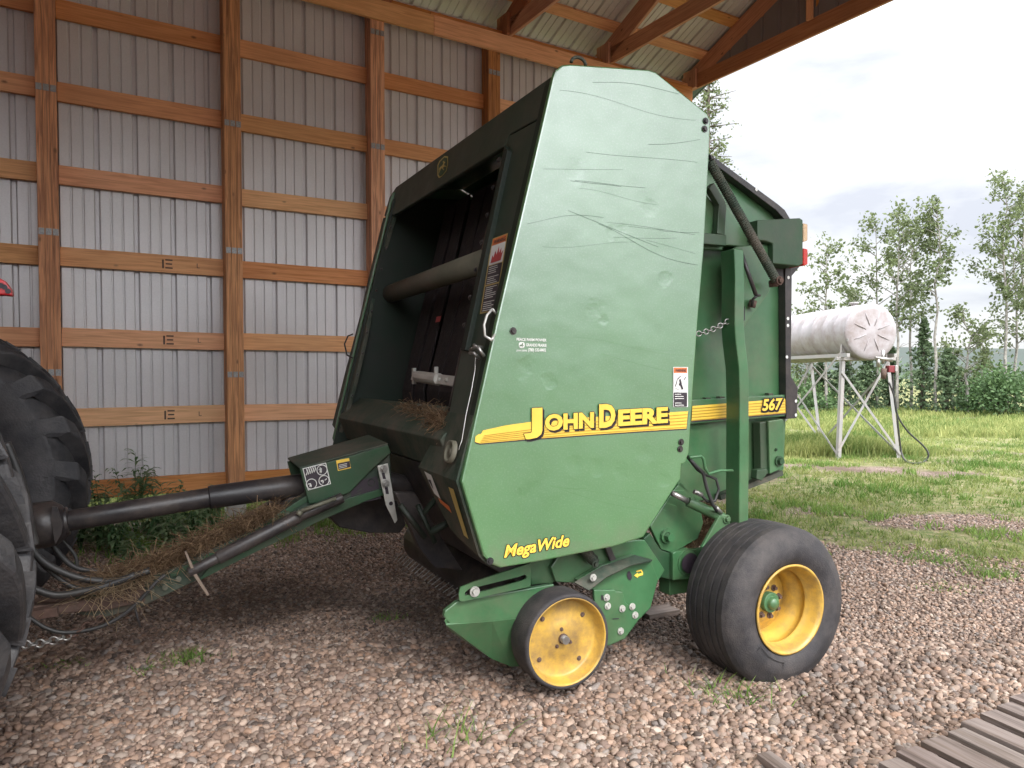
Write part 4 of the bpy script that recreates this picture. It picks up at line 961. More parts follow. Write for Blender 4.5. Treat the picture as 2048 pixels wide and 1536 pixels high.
# ---- wheels
def wheel(name, c, prof_t, prof_r, mt, mr, parent=bal, n=72):
    tb = MB(); tb.lathe(c, NW, prof_t, n); tyre = part('tyre', tb, mt, None if parent is None else parent)
    return tyre
def wheelset(parent, u, w_out, wd, z, Rr, rim_r, name='wheel', groove=True, rimdepth=.17):
    """w_out = plane of the outer sidewall"""
    c = F(u, w_out+wd/2, z); h = wd/2
    hub = MB(); hub.tube([c+NW*(h-rimdepth-.10), c+NW*(h-rimdepth+.03)], .055, 20)
    wh = part(name, hub, M['green'], parent, .004)
    pr = [(rim_r-.012, h-.035), (rim_r+.012, h-.012), (rim_r+.05, h+.004), (rim_r+.10, h+.008), (Rr-.075, h-.0), (Rr-.03, h-.014), (Rr-.008, h-.04)]
    if groove:
        m = 6; x0, x1 = h-.055, -h+.055
        for k in range(m):
            a = x0+(x1-x0)*k/m; b = x0+(x1-x0)*(k+1)/m; cr = lambda x: Rr+.014*(1-(x/h)**2)
            pr += [(cr(a), a-.006), (cr((a*2+b)/3), (a*2+b)/3), (cr((a+2*b)/3), (a+2*b)/3), (cr(b), b+.006)]
            if k < m-1: pr += [(cr(b)-.014, b+.004), (cr(b)-.014, b-.004)]
    else: pr += [(Rr, h-.07), (Rr, -h+.07)]
    pr += [(Rr-.012, -h+.05), (Rr-.05, -h+.02), (rim_r+.05, -h), (rim_r-.012, -h+.03)]
    t = MB(); k0 = 6                                  # split the profile so that shoulder and groove edges stay crisp
    if groove:
        segs = [pr[:k0+1], [pr[k0], pr[k0+1]]]; i = 7
        for k in range(m):
            segs.append(pr[i:i+4])
            if k < m-1: segs += [[pr[i+3], pr[i+4]], [pr[i+4], pr[i+5]], [pr[i+5], pr[i+6]]]; i += 6
            else: i += 4
        segs += [[pr[i-1], pr[i]], pr[i:]]
    else: segs = [pr]
    for sg_ in segs: t.lathe(c, NW, sg_, 120)
    part('tyre', t, M['rubber'], wh)
    r = MB(); r.lathe(c, NW, [(rim_r+.006, h-.012), (rim_r+.008, h-.004), (rim_r-.004, h-.002), (rim_r-.010, h-.03), (rim_r-.022, h-.045), (rim_r-.024, h-rimdepth*.50), (rim_r-.034, h-rimdepth*.53), (rim_r-.034, h-rimdepth*.60), (rim_r-.026, h-rimdepth*.64), (rim_r-.028, h-rimdepth*.86), (rim_r-.05, h-rimdepth*.95), (rim_r-.055, h-rimdepth-.06), (rim_r-.04, -h+.05), (rim_r+.0, -h+.02)], 72)
    r.lathe(c, NW, [(.09, h-rimdepth-.005), (.115, h-rimdepth-.02), (.14, h-rimdepth-.045), (rim_r-.056, h-rimdepth-.062)], 72)
    r.lathe(c, NW, [(.04, h-rimdepth-.005), (.09, h-rimdepth-.005)], 48)
    part('rim', r, M['yellow'], wh)
    b = MB(); a0 = UD; 
    for k in range(8):
        an = 2*math.pi*k/8+.2; b.bolt(c+NW*(h-rimdepth-.005)+(UD*math.cos(an)+ZD*math.sin(an))*.082, NW, .011, .022)
    parts('lug_nut', b, M['rust'], wh)
    cp = MB(); cp.lathe(c, NW, [(.034, h-rimdepth), (.034, h-rimdepth+.045), (.026, h-rimdepth+.058), (.001, h-rimdepth+.062)], 24); part('hub_cap', cp, M['green'], wh)
    return wh, c, h
cc = onW(1581, 1219, 2.83); cu, cw, cz = uwz(cc)
wh, wc, whh = wheelset(bal, cu, 2.82, .40, cz, .418, .232)
# moulded patch on the sidewall
mb = MB(); seg = []
for k in range(11):
    an = R(215+k*4.2); seg.append((an))
pin = [wc+NW*(whh+.0085)+(UD*math.cos(a)+ZD*math.sin(a))*.272 for a in seg]; pout = [wc+NW*(whh+.0045)+(UD*math.cos(a)+ZD*math.sin(a))*.308 for a in seg]
ring = pin+pout[::-1]; mb.tube(ring, .0025, 4, closed=True); part('sidewall_moulding', mb, M['rubber'], wh)
wheelset(bal, cu, WF+(WN-2.82)-.40, .40, cz, .418, .232)
# gauge wheels
def gauge(w_out, px=None, c=None):
    c = c or onW(1137, 1284, w_out); wd = .17; h = 0
    hb = MB(); hb.tube([c+WD*.02, c+WD*.26], .02, 16); wh = part('gauge_wheel', hb, M['steel'], bal)
    t = MB(); Rr = .236; t.lathe(c, NW, [(Rr-.02, .0), (Rr-.012, .004), (Rr-.003, -.004), (Rr, -.016), (Rr, -wd+.014), (Rr-.006, -wd), (Rr-.03, -wd)], 80); part('tyre', t, M['rubber'], wh)
    r = MB(); r.lathe(c, NW, [(Rr-.020, -.0), (Rr-.024, .002), (Rr-.028, -.006), (Rr-.033, -.022), (Rr-.042, -.060), (Rr-.052, -.068), (.09, -.062), (.082, -.058), (.04, -.055), (.001, -.055)], 72); part('rim', r, M['yellow'], wh)
    b = MB(); b.bolt(c+NW*(-.055), NW, .016, .03)
    for an in (100, 225, 330): b.bolt(c+NW*(-.056)+(UD*math.cos(R(an))+ZD*math.sin(R(an)))*.048, NW, .006, .012)
    for an in (40, 135, 215, 310): b.bolt(c+NW*(-.066)+(UD*math.cos(R(an))+ZD*math.sin(R(an)))*.155, NW, .008, .008)
    parts('hub_bolt', b, M['rust'], wh); return c
gc = gauge(WN+.03)
gauge(None, c=onW(985, 1088, 5.45))
# axle box, cylinder, rear lower hull
pl([(1346, 1106), (1352, 1103), (1440, 1092), (1470, 1090), (1470, 1150), (1346, 1161)], 3.30, .03, M['green'], 'axle_plate')
pl([(1300, 1066), (1322, 1100), (1346, 1108), (1346, 1161), (1322, 1155), (1310, 1120), (1287, 1078)], 3.33, .05, M['dgreen'], 'axle_plate')
c0 = onW(1380, 1126, 3.285)
mb = MB(); mb.tube([c0+WD*.01, c0+WD*.5], .075, 24, False); part('axle_tube', mb, M['green'], bal)
mb = MB(); mb.disc(c0+NW*.001+WD*.0, NW, .058, 24); part('axle_tube_mouth', mb, M['decal_k'], bal)
mb = MB(); mb.box(F(cu, (WN+WF)/2, cz+.02), .12, 2.3, .12); part('axle', mb, M['green'], bal, .006)
for sg, ww_ in ((0, 3.19), (1, 5.5)):
    mb = MB(); mb.box(F(cu-.12, 3.42 if not sg else 5.3, .42), .5, .10, .14); mb.box(F(cu, 3.28 if not sg else 5.45, cz), .09, .24, .09); part('spindle_arm', mb, M['green'], bal, .005)
hull = [(1275, 1070), (1345, 984), (1346, 975), (1380, 925), (1412, 1040), (1400, 1075), (1360, 1105), (1322, 1100), (1300, 1062), (1285, 1080)]
pl([(1300, 1052), (1345, 984), (1362, 962), (1400, 1010), (1407, 1046), (1396, 1078), (1345, 1106), (1323, 1099)], 3.34, .03, M['green'], 'rear_hull_plate')
mb = MB(); mb.bolt(onW(1332, 1072, 3.335), NW, .025, .05); part('hull_bolt', mb, M['green'], bal)
a, b = onW(1342, 985, 3.26), onW(1376, 1003, 3.24); c_ = onW(1446, 1036, 3.18)
mb = MB(); mb.tube([a, b], .016, 14); cyl = None
cy = MB(); cy.tube([b, b.lerp(c_, .02), c_], .029, 18); cyl = part('lift_cylinder', cy, M['green'], bal, .003)
part('cylinder_rod', mb, M['steel'], cyl)
mb = MB(); mb.prism([onW(x, y, 3.16) for x, y in [(1440, 1030), (1450, 1027), (1461, 1035), (1460, 1050), (1412, 1094), (1404, 1095)]], WD*.02); mb.bolt(onW(1453, 1038, 3.157), NW, .016, .02); part('cylinder_bracket', mb, M['green'], bal, .003)
mb = MB()
mb.tube([onW(*q, 3.14) for q in [(1375, 913), (1390, 930), (1406, 945), (1413, 975), (1425, 1008), (1434, 1022)]], .010, 8)
mb.cut(); mb.tube([onW(*q, 3.16) for q in [(1376, 915), (1395, 940), (1412, 950), (1432, 958), (1438, 978), (1430, 1002), (1415, 1003), (1402, 990), (1392, 985)]], .008, 8)
parts('hydraulic_hose', mb, M['hose'], bal)
mb = MB(); mb.tube([onW(*q, 3.12) for q in [(1378, 915), (1402, 912), (1407, 918), (1410, 936), (1417, 948), (1440, 941), (1465, 941)]], .0085, 8); part('hydraulic_line', mb, M['green'], bal)
mb = MB(); mb.tube([onW(1388, 983, 3.17), onW(1404, 990, 3.16)], .013, 8); mb.cut(); mb.tube([onW(1431, 1014, 3.14), onW(1442, 1026, 3.16)], .012, 8); parts('hose_fitting', mb, M['steel'], bal)

# ---- tailgate
WT = 3.34
tg_px = [(1380, 262), (1425, 312), (1556, 412), (1572, 432), (1572, 560), (1572, 838), (1568, 940), (1520, 958), (1430, 1000), (1395, 1002), (1355, 970), (1375, 830)]
tg = part('tailgate', MB().prism([onW(x, y, WT) for x, y in tg_px], WD*(WF-WT-.25)), M['green'], bal, .006)
rim = [(1420, 308), (1556, 408), (1570, 420), (1582, 440), (1584, 560), (1582, 752), (1596, 776), (1594, 836), (1573, 838), (1572, 790), (1570, 440), (1552, 420), (1425, 325)]
mb = MB(); mb.prism([onW(x, y, WT-.06) for x, y in rim], WD*.055); fl = part('tailgate_flange', mb, M['black'], tg, .003)
mb = MB()
for x, y in ((1513, 379), (1576, 637), (1576, 651), (1574, 714), (1592, 802), (1592, 830), (1577, 555)): mb.cut(); mb.disc(onW(x, y, WT-.0625), NW, .010, 10)
parts('flange_hole', mb, M['decal_w'], tg)
pl([(1380, 800), (1576, 789), (1577, 832), (1380, 848)], WT-.05, .05, M['green'], 'tailgate_rail', parent=tg)
mb = MB(); mb.poly([onW(x, y, WT-.054) for x, y in [(1385, 812), (1576, 797), (1576, 826), (1383, 842)]][::-1], 0)
for k in range(5):
    f = (k+.8)/5.2; mb.poly([onW(x, y, WT-.057) for x, y in [(1384, 812+30*f), (1576, 797+29*f), (1576, 798.5+29*f), (1384, 813.5+30*f)]][::-1], 1)
for y0, y1, mi in ((842, 844.5, 2),): mb.poly([onW(x, y, WT-.054) for x, y in [(1383, y0), (1576, y0-16), (1576, y1-16), (1383, y1)]][::-1], mi)
part('stripe_decal', mb, [M['decal_y'], M['decal_l'], M['decal_k']], tg)
mb = MB(); cp = (onW(1524, 798, WT)-onW(1524, 819, WT)).length
for dx in (-1.5, 0, 1.5, 3):
    for dy in (-1.5, 0, 1.5, 3): text_fit(mb, '567', onW(1524+dx, 821+dy, WT-.060), onW(1565+dx, 818+dy, WT-.060), cp, ZD, 0, .05, .15)
mb2 = MB(); text_fit(mb2, '567', onW(1524, 821, WT-.063), onW(1565, 818, WT-.063), cp, ZD, 0, .035, .15)
part('lettering_shadow', mb, M['decal_k'], tg); part('lettering', mb2, M['decal_y'], tg)
mb = MB()
for x in (1405, 1433, 1530): mb.cut(); mb.box(onW(x+8, 797-(x-1405)*.07, WT-.03), .035, .03, .012)
parts('rail_clip', mb, M['dusty'], tg)
# lamp box
lb = [(1515, 440), (1600, 436), (1606, 440), (1606, 528), (1598, 532), (1546, 527), (1546, 487), (1532, 482), (1515, 480)]
lbx = part('lamp_box', MB().prism([onW(x, y, 3.16) for x, y in lb], WD*.15), M['dgreen'], bal, .005)
for (y0, y1, mt, nm) in ((446, 484, 'lens_a', 'amber_lamp'), (496, 532, 'lens_r', 'red_lamp')):
    mb = MB(); mb.prism([onW(x, y, 3.17) for x, y in [(1607, y0), (1616, y0+2), (1616, y1-3), (1607, y1)]], WD*.12); part(nm, mb, M[mt], lbx, .006)
pl([(1546, 527), (1602, 531), (1584, 552), (1583, 565), (1552, 560)], WT-.05, .04, M['black'], 'lamp_bracket')
# gate arm: bracket plates, post with a joggle, spring, strut
pl([(1404, 380), (1424, 402), (1447, 404), (1503, 478), (1503, 494), (1446, 490), (1446, 500), (1398, 498), (1400, 486), (1404, 486)], 3.24, .03, M['green'], 'gate_arm_plate')
mb = MB(); mb.beam(onW(1418, 372, 3.21), onW(1442, 412, 3.21), .04, .05, WD); mb.beam(onW(1441, 408, 3.21), onW(1437, 470, 3.21), .04, .055, WD); mb.beam(onW(1400, 478, 3.21), onW(1447, 482, 3.21), .05, .06, WD); part('gate_arm', mb, M['dgreen'], bal, .004)
pl([(1462, 500), (1475, 493), (1540, 487), (1543, 525), (1545, 565), (1538, 585), (1490, 652), (1488, 658), (1474, 658), (1466, 520)], 3.20, .02, M['green'], 'gusset_plate')
mb = MB(); path = [(1478, 498), (1480, 560), (1479, 645), (1481, 680), (1488, 740), (1489, 800), (1488, 1060)]
wbar = 3.11; pp = [onW(x, y, wbar) for x, y in path]
for i, p in enumerate(pp):
    for du, dw in ((-.034, 0), (.034, 0), (.034, .11), (-.034, .11)): mb.v.append(p+UD*du+WD*dw)
for i in range(len(pp)-1):
    for k in range(4):
        k2 = (k+1) % 4; mb.f.append([i*4+k, i*4+k2, (i+1)*4+k2, (i+1)*4+k]); mb.uv.append([(0, 0)]*4); mb.mi.append(0); mb.sm.append(False)
mb.f.append([3, 2, 1, 0]); e = (len(pp)-1)*4; mb.f.append([e, e+1, e+2, e+3])
for _ in range(2): mb.uv.append([(0, 0)]*4); mb.mi.append(0); mb.sm.append(False)
part('gate_post', mb, M['green'], bal, .006)
mb = MB(); q = [(1481, 616), (1484, 611), (1489, 613), (1489, 640), (1485, 644), (1481, 641)]; mb.tube([onW(x, y, 3.195) for x, y in q], .003, 4, closed=True); part('slot_edge', mb, M['decal_k'], bal)
c0, c1 = onW(1419, 322, 3.12), onW(1553, 562, 3.10); ax = (c1-c0); L_ = ax.length; ax.normalize(); a = ax.orthogonal().normalized(); b = ax.cross(a)
hel = []; turns = 62
for k in range(turns*8):
    an = 2*math.pi*k/8; hel.append(c0+ax*L_*k/(turns*8-1)+(a*math.cos(an)+b*math.sin(an))*.021)
mb = MB(); mb.tube(hel, .0075, 5, False); spg = part('gate_spring', mb, M['dusty'], bal)
mb = MB(); mb.bolt(c1+NW*.02, NW, .016, .02); mb.tube([onW(1538, 568, 3.15), onW(1556, 566, 3.12)], .02, 8); mb.cut(); mb.tube([onW(1503, 615, 3.18), onW(1507, 600, 3.17)], .022, 8); parts('spring_pin', mb, M['rust'], bal)
mb = MB(); mb.tube([onW(1482, 505, 3.15), onW(1512, 590, 3.13)], .012, 8); mb.tube([onW(1512, 590, 3.13), onW(1520, 591, 3.13)], .008, 6); mb.tube([onW(1514, 592, 3.13), onW(1506, 598, 3.15), onW(1504, 612, 3.16)], .008, 6); part('gate_strut', mb, M['black'], bal)
def chain(p0, p1, n, sag, r=.014, wire=.0035, mat='steel', parent=bal, name='chain'):
    mb = MB()
    for k in range(n):
        f = (k+.5)/n; c = p0.lerp(p1, f)-ZD*sag*4*f*(1-f); d = (p1-p0).normalized(); d = (d-ZD*sag*4*(1-2*f)/max(.01, (p1-p0).length)).normalized()
        s_ = d.cross(ZD).normalized() if k % 2 else d.cross(d.cross(ZD)).normalized(); ln = (p1-p0).length/n*.66
        ring = []
        for j in range(12):
            an = 2*math.pi*j/12; ring.append(c+d*math.cos(an)*ln+s_*math.sin(an)*r)
        mb.tube(ring, wire, 5, closed=True)
    return part(name, mb, M[mat], parent)
chain(onW(1394, 668, 3.2), onW(1458, 641, 3.16), 9, .01)
# rear lower box
pl([(1520, 845), (1562, 838), (1568, 842), (1567, 936), (1540, 948), (1536, 946), (1522, 942)], WT-.08, .06, M['dgreen'], 'rear_box')
pl([(1537, 842), (1566, 838), (1568, 845), (1567, 934), (1562, 938), (1540, 948)], WT-.10, .02, M['green'], 'rear_box_cover')
pl([(1515, 940), (1534, 938), (1537, 945), (1524, 962), (1513, 958)], WT-.12, .05, M['dgreen'], 'rear_foot')
mb = MB(); mb.bolt(onW(1557, 922, WT-.102), NW, .02, .03); mb.bolt(onW(1552, 899, WT-.102), NW, .006, .01); parts('bolt', mb, M['dgreen'], bal)
mb = MB(); mb.beam(onW(1436, 994, WT-.03), onW(1560, 945, WT-.03), .05, .03, WD); part('tailgate_foot_rail', mb, M['dusty'], tg)

# ---- tongue, driveline, shield box
WTG = 4.20
def hp(px, w_, th, mat, name, bevel=.005, parent=None): return pl(px, w_, th, mat, name, bevel, parent)
tong = hp([(780, 905), (785, 985), (730, 1003), (640, 1040), (500, 1107), (395, 1160), (283, 1214), (215, 1234), (160, 1230), (150, 1196), (205, 1178), (339, 1140), (500, 1062), (612, 992), (640, 960), (700, 912)], WTG, .12, M['dusty'], 'drawbar', .006)
hp([(60, 1213), (200, 1196), (290, 1160), (290, 1205), (205, 1222), (120, 1228), (60, 1232)], WTG-.0-.03, .14, M['rust'], 'hitch_clevis', .008)
hp([(612, 992), (500, 1065), (339, 1148), (345, 1155), (505, 1073), (620, 1000)], WTG-.01, .01, M['dgreen'], 'drawbar_edge', .002, tong)
hp([(430, 1120), (560, 1060), (640, 1018), (700, 996), (780, 972), (782, 985), (730, 1003), (640, 1042), (500, 1110), (395, 1163)], WTG-.012, .012, M['dgreen'], 'drawbar_lower_web', .002, tong)
mb = MB()
for x, y in ((357, 1158), (378, 1149), (400, 1118), (575, 1030), (303, 1182), (330, 1175)): mb.bolt(onW(x, y, WTG-.014), NW, .009, .012)
parts('bolt', mb, M['roller'], tong)
# jack tube laid along the tongue
a, b = onW(378, 1145, WTG-.07), onW(597, 1033, WTG-.07)
mb = MB(); mb.tube([a, a.lerp(b, .25)], .027, 14); mb.tube([a.lerp(b, .25), b], .036, 16); c_, d_2 = onW(600, 1025, WTG-.07), onW(685, 995, WTG-.07); mb.tube([b.lerp(c_, .0), d_2], .03, 12)
jack = part('parking_jack', mb, M['black'], bal, .002)
mb = MB(); mb.tube([onW(602, 1022, WTG-.12), onW(672, 997, WTG-.12)], .011, 8); mb.tube([onW(602, 1022, WTG-.12), onW(596, 1030, WTG-.12)], .016, 8); part('jack_crank', mb, M['roller'], jack)
mb = MB(); mb.prism([onW(x, y, WTG-.09) for x, y in [(369, 1104), (374, 1104), (392, 1146), (419, 1190), (414, 1192), (386, 1150)]], WD*.03); part('jack_foot', mb, M['jackpad'], jack, .002)
# guard box round the driveline
a_, b_, c_2, d_3 = (568, 918), (600, 939), (785, 893), (728, 868)
near = [(600, 939), (640, 929), (776, 890), (782, 905), (735, 948), (700, 985), (648, 1004), (618, 1008)]
nearp = [onW(x, y, WTG-.03) for x, y in near]
gb = part('driveline_guard', MB().prism(nearp, WD*.018), M['dgreen'], bal, .004)
t0, t1, t2 = uwz(nearp[0]), uwz(nearp[1]), uwz(nearp[2])
mb = MB(); wk = WTG+.40
top = [F(t0[0], WTG-.03, t0[2]+.001), F(t2[0], WTG-.03, t2[2]+.001), F(t2[0], wk, t2[2]+.02), F(t0[0], wk-.02, t0[2]+.015)]
mb.prism(top, ZD*.01); part('guard_top', mb, M['dusty'], gb, .003)
far_ = [p+WD*.42 for p in nearp]; part('guard_far_side', MB().prism(far_, WD*.01), M['dgreen'], gb)
# labels on the guard: four round dials in a white frame, small yellow caution
def PG(x, y, l=0): return onW(x, y, WTG-.03-l)
mb = MB(); fr4 = [(605, 937), (652, 925), (662, 968), (616, 981)]
mb.poly([PG(x, y, .003) for x, y in fr4][::-1], 0)
fi = [(633.5+(x-633.5)*.93, 953+(y-953)*.93) for x, y in fr4]; mb.poly([PG(x, y, .006) for x, y in fi][::-1], 1)
for (x, y) in ((644, 940), (623, 968), (648, 961)):
    c = PG(x, y, .008); mb.tube([c+(UD*math.cos(k*math.pi/12)+ZD*math.sin(k*math.pi/12))*.028 for k in range(24)], .0025, 4, closed=True, mi=0)
    for _ in range(4): 
        an = random.uniform(0, 6.28); mb.tube([c+(UD*math.cos(an)+ZD*math.sin(an))*.004, c+(UD*math.cos(an+.4)+ZD*math.sin(an+.4))*.018], .0035, 4, mi=0)
for k in range(5):
    c = PG(612+k*4, 944-k*1.5, .008); mb.tube([c-ZD*.018, c+UD*.008, c+ZD*.018+UD*.004], .003, 4, mi=0)
part('instruction_label', mb, [M['decal_w'], M['decal_k']], gb)
mb = MB(); q = [(672, 921), (698, 916), (702, 936), (676, 942)]; mb.poly([PG(x, y, .003) for x, y in q][::-1], 0)
q = [(675, 927), (699, 922), (701, 934), (677, 940)]; mb.poly([PG(x, y, .006) for x, y in q][::-1], 1)
for k in range(3): mb.poly([PG(x, y, .008) for x, y in [(678, 930+k*3), (694, 926.5+k*3), (694, 927.5+k*3), (678, 931+k*3)]][::-1], 2)
part('caution_label', mb, [M['decal_y'], M['decal_k'], M['decal_w']], gb)
mb = MB(); q = [(700, 966), (754, 952), (762, 997), (704, 1010)]; mb.poly([onW(x, y, WTG-.003) for x, y in q][::-1], 0)
for (x0, y0, x1, y1) in ((712, 1003, 740, 998), (708, 990, 722, 984), (735, 995, 758, 988), (715, 982, 724, 976), (742, 987, 756, 984), (725, 1004, 732, 990)): mb.poly([onW(x, y, WTG-.006) for x, y in [(x0, y0), (x1, y1), (x1, y1+2), (x0, y0+2)]][::-1], 1)
mb.tube([onW(743, 965, WTG-.007)+(UD*math.cos(k*math.pi/8)+ZD*math.sin(k*math.pi/8))*.02 for k in range(16)], .002, 4, closed=True, mi=1)
part('instruction_label', mb, [M['decal_k'], M['dusty']], tong)
# slotted hanger plate
hg = hp([(755, 932), (776, 927), (795, 1040), (790, 1047), (772, 1010)], WTG-.06, .012, M['zinc'], 'slotted_hanger', .002)
mb = MB()
for x0, y0, x1, y1 in ((766, 946, 769, 958), (772, 972, 775, 988)): mb.cut(); mb.poly([onW(x, y, WTG-.063) for x, y in [(x0-3, y0), (x0+3, y0-1), (x1+3, y1), (x1-3, y1)]][::-1])
mb.cut(); mb.disc(onW(782, 1007, WTG-.063), NW, .012, 12); parts('slot', mb, M['decal_k'], hg)
mb = MB()
for x, y in ((767, 938), (771, 967)): mb.bolt(onW(x, y, WTG-.064), NW, .014, .02)
parts('bolt', mb, M['steel'], hg)
# drive shaft tube and bell
ws = WTG+.17
a, b, m_ = onW(128, 1043, ws), onW(612, 968, ws), onW(418, 995, ws)
mb = MB(); mb.tube([a, m_], .054, 20); mb.tube([m_, b], .064, 20); mb.tube([a.lerp(m_, .0), a.lerp(m_, .03), a.lerp(m_, .035)], [.075, .072, .055], 20)
dsh = part('drive_shaft_cover', mb, M['black'], bal, .003)
d = (a-b).normalized(); mb = MB(); mb.lathe(a, d, [(.055, -.02), (.085, .0), (.115, .04), (.118, .16), (.10, .17), (.095, .05)], 28); mb.prism([onW(x, y, ws-.12) for x, y in [(104, 1013), (114, 1014), (126, 1050), (122, 1070), (110, 1088), (102, 1040)]], WD*.02)
part('bell_guard', mb, M['black'], dsh)
mb = MB(); mb.tube([a+d*.0, a+d*.35], .035, 12); part('yoke', mb, M['rust'], dsh)
mb = MB(); mb.tube([onW(700, 940, ws), F(1.6, ws, .86)], .06, 12); mb.beam(onW(540, 1040, ws), onW(600, 985, ws), .05, .05, WD); part('gearbox_shaft', mb, M['black'], bal)
mb = MB(); mb.beam(onW(470, 1060, ws+.1), onW(618, 975, ws+.1), .07, .09, WD); part('drawbar_brace', mb, M['black'], bal, .004)
# hoses along the tongue to the tractor
def hosep(pts, r, w_=WTG-.05, mat='hose', name='hydraulic_hose'):
    P = [onW(x, y, w_) for x, y in pts]; out = []
    for i in range(len(P)-1):
        p0, p1, p2, p3 = P[max(i-1, 0)], P[i], P[i+1], P[min(i+2, len(P)-1)]
        for k in range(6):
            t = k/6; out.append(.5*((2*p1)+(p2-p0)*t+(2*p0-5*p1+4*p2-p3)*t*t+(3*p1-p0-3*p2+p3)*t**3))
    out.append(P[-1]); mb = MB(); mb.tube(out, r, 9); return part(name, mb, M[mat], bal)
hosep([(45, 1040), (60, 1090), (90, 1125), (140, 1150), (190, 1161), (240, 1160), (300, 1140)], .017)
hosep([(50, 1060), (75, 1115), (110, 1150), (150, 1175), (200, 1180), (250, 1168)], .012, WTG-.02)
hosep([(40, 1165), (75, 1180), (110, 1190), (150, 1186), (210, 1172), (270, 1150)], .018, WTG-.08)
hosep([(55, 1232), (90, 1255), (130, 1265), (185, 1258), (230, 1240), (270, 1210), (312, 1165), (330, 1150)], .010, WTG-.12)
hosep([(105, 1090), (130, 1120), (160, 1138), (210, 1142), (250, 1140)], .014, WTG+.25)
hosep([(120, 1075), (150, 1110), (154, 1135)], .009, WTG+.3)
hosep([(0, 905), (10, 960), (18, 1010), (30, 1060), (45, 1100)], .014, 3.95)
hosep([(12, 885), (38, 950), (52, 1000), (60, 1050), (70, 1090)], .020, 4.0)
chain(onW(45, 1289, WTG-.10), onW(140, 1270, WTG-.12), 7, .012, r=.018, wire=.005)
chain(onW(140, 1270, WTG-.12), onW(205, 1235, WTG-.10), 5, .0, r=.016, wire=.005, mat='rust')
mb = MB(); mb.tube([onW(270, 1216, WTG-.02), onW(276, 1238, WTG-.02), onW(281, 1254, WTG-.02)], .006, 5); part('pin_clip', mb, M['black'], bal)

# ------------------------------------------------------------------ hay caught on the drawbar
def strands(name, pts, n, spread, L, rad, label, mat='hay', up=.0, cat='hay'):
    P = [Vector(p) for p in pts]; V = []; Fc = []; rn = []
    for i in range(n):
        f = random.random()*(len(P)-1); k = int(f); p = P[k].lerp(P[k+1], f-k)
        p = p+Vector((random.gauss(0, spread), random.gauss(0, spread), abs(random.gauss(0, spread*.6))+up))
        d = Vector((random.gauss(0, 1), random.gauss(0, 1), random.gauss(0, .35))).normalized(); l = L*random.uniform(.4, 1.5)
        s = d.cross(ZD).normalized()*rad*random.uniform(.6, 1.4); t = d.cross(s)
        mid = p+d*l*.5+Vector((random.gauss(0, .012), random.gauss(0, .012), random.gauss(0, .012))); e = p+d*l-ZD*l*.15*random.random()
        b = len(V); r_ = random.random()
        for q in (p, mid, e): V += [q-s, q+s, q+t.normalized()*rad]
        for m in (0, 3):
            for a, c in ((0, 1), (1, 2), (2, 0)): Fc.append([b+m+a, b+m+c, b+m+3+c, b+m+3+a])
        rn += [r_]*9
    return npmesh(name, np.array([tuple(v) for v in V]), np.array(Fc), M[mat], attr=('rnd', np.array(rn)), kind='stuff')
def settag(o, l, c): o['label'] = l; o['category'] = c; return o
TQ = WTG+.05
tl_ = [onW(x, y, TQ)-ZD*.0 for x, y in [(205, 1168), (260, 1148), (330, 1125), (410, 1085), (500, 1050), (560, 1022)]]
settag(strands('hay', tl_, 3600, .034, .10, .0016, ''), 'brown hay heaped along the top of the drawbar', 'hay')
settag(strands('hay', [onW(x, y, WTG-.04) for x, y in [(165, 1200), (235, 1172), (290, 1160)]], 260, .034, .15, .0018, '', 'straw'), 'dry stems dangling from the hitch end of the drawbar', 'hay')
settag(strands('hay', [onF(815, 816, .12), onF(880, 836, .10), onF(895, 850, .04)], 1500, .03, .07, .0015, '', 'hay'), 'wisps of hay on the sill inside the baler opening', 'hay')
settag(strands('hay', [onW(x, y, 3.42) for x, y in [(1396, 1010), (1420, 1040), (1400, 1075), (1370, 1095)]], 1500, .028, .07, .0016, '', 'hay'), 'hay packed beside the lift cylinder above the axle', 'hay')
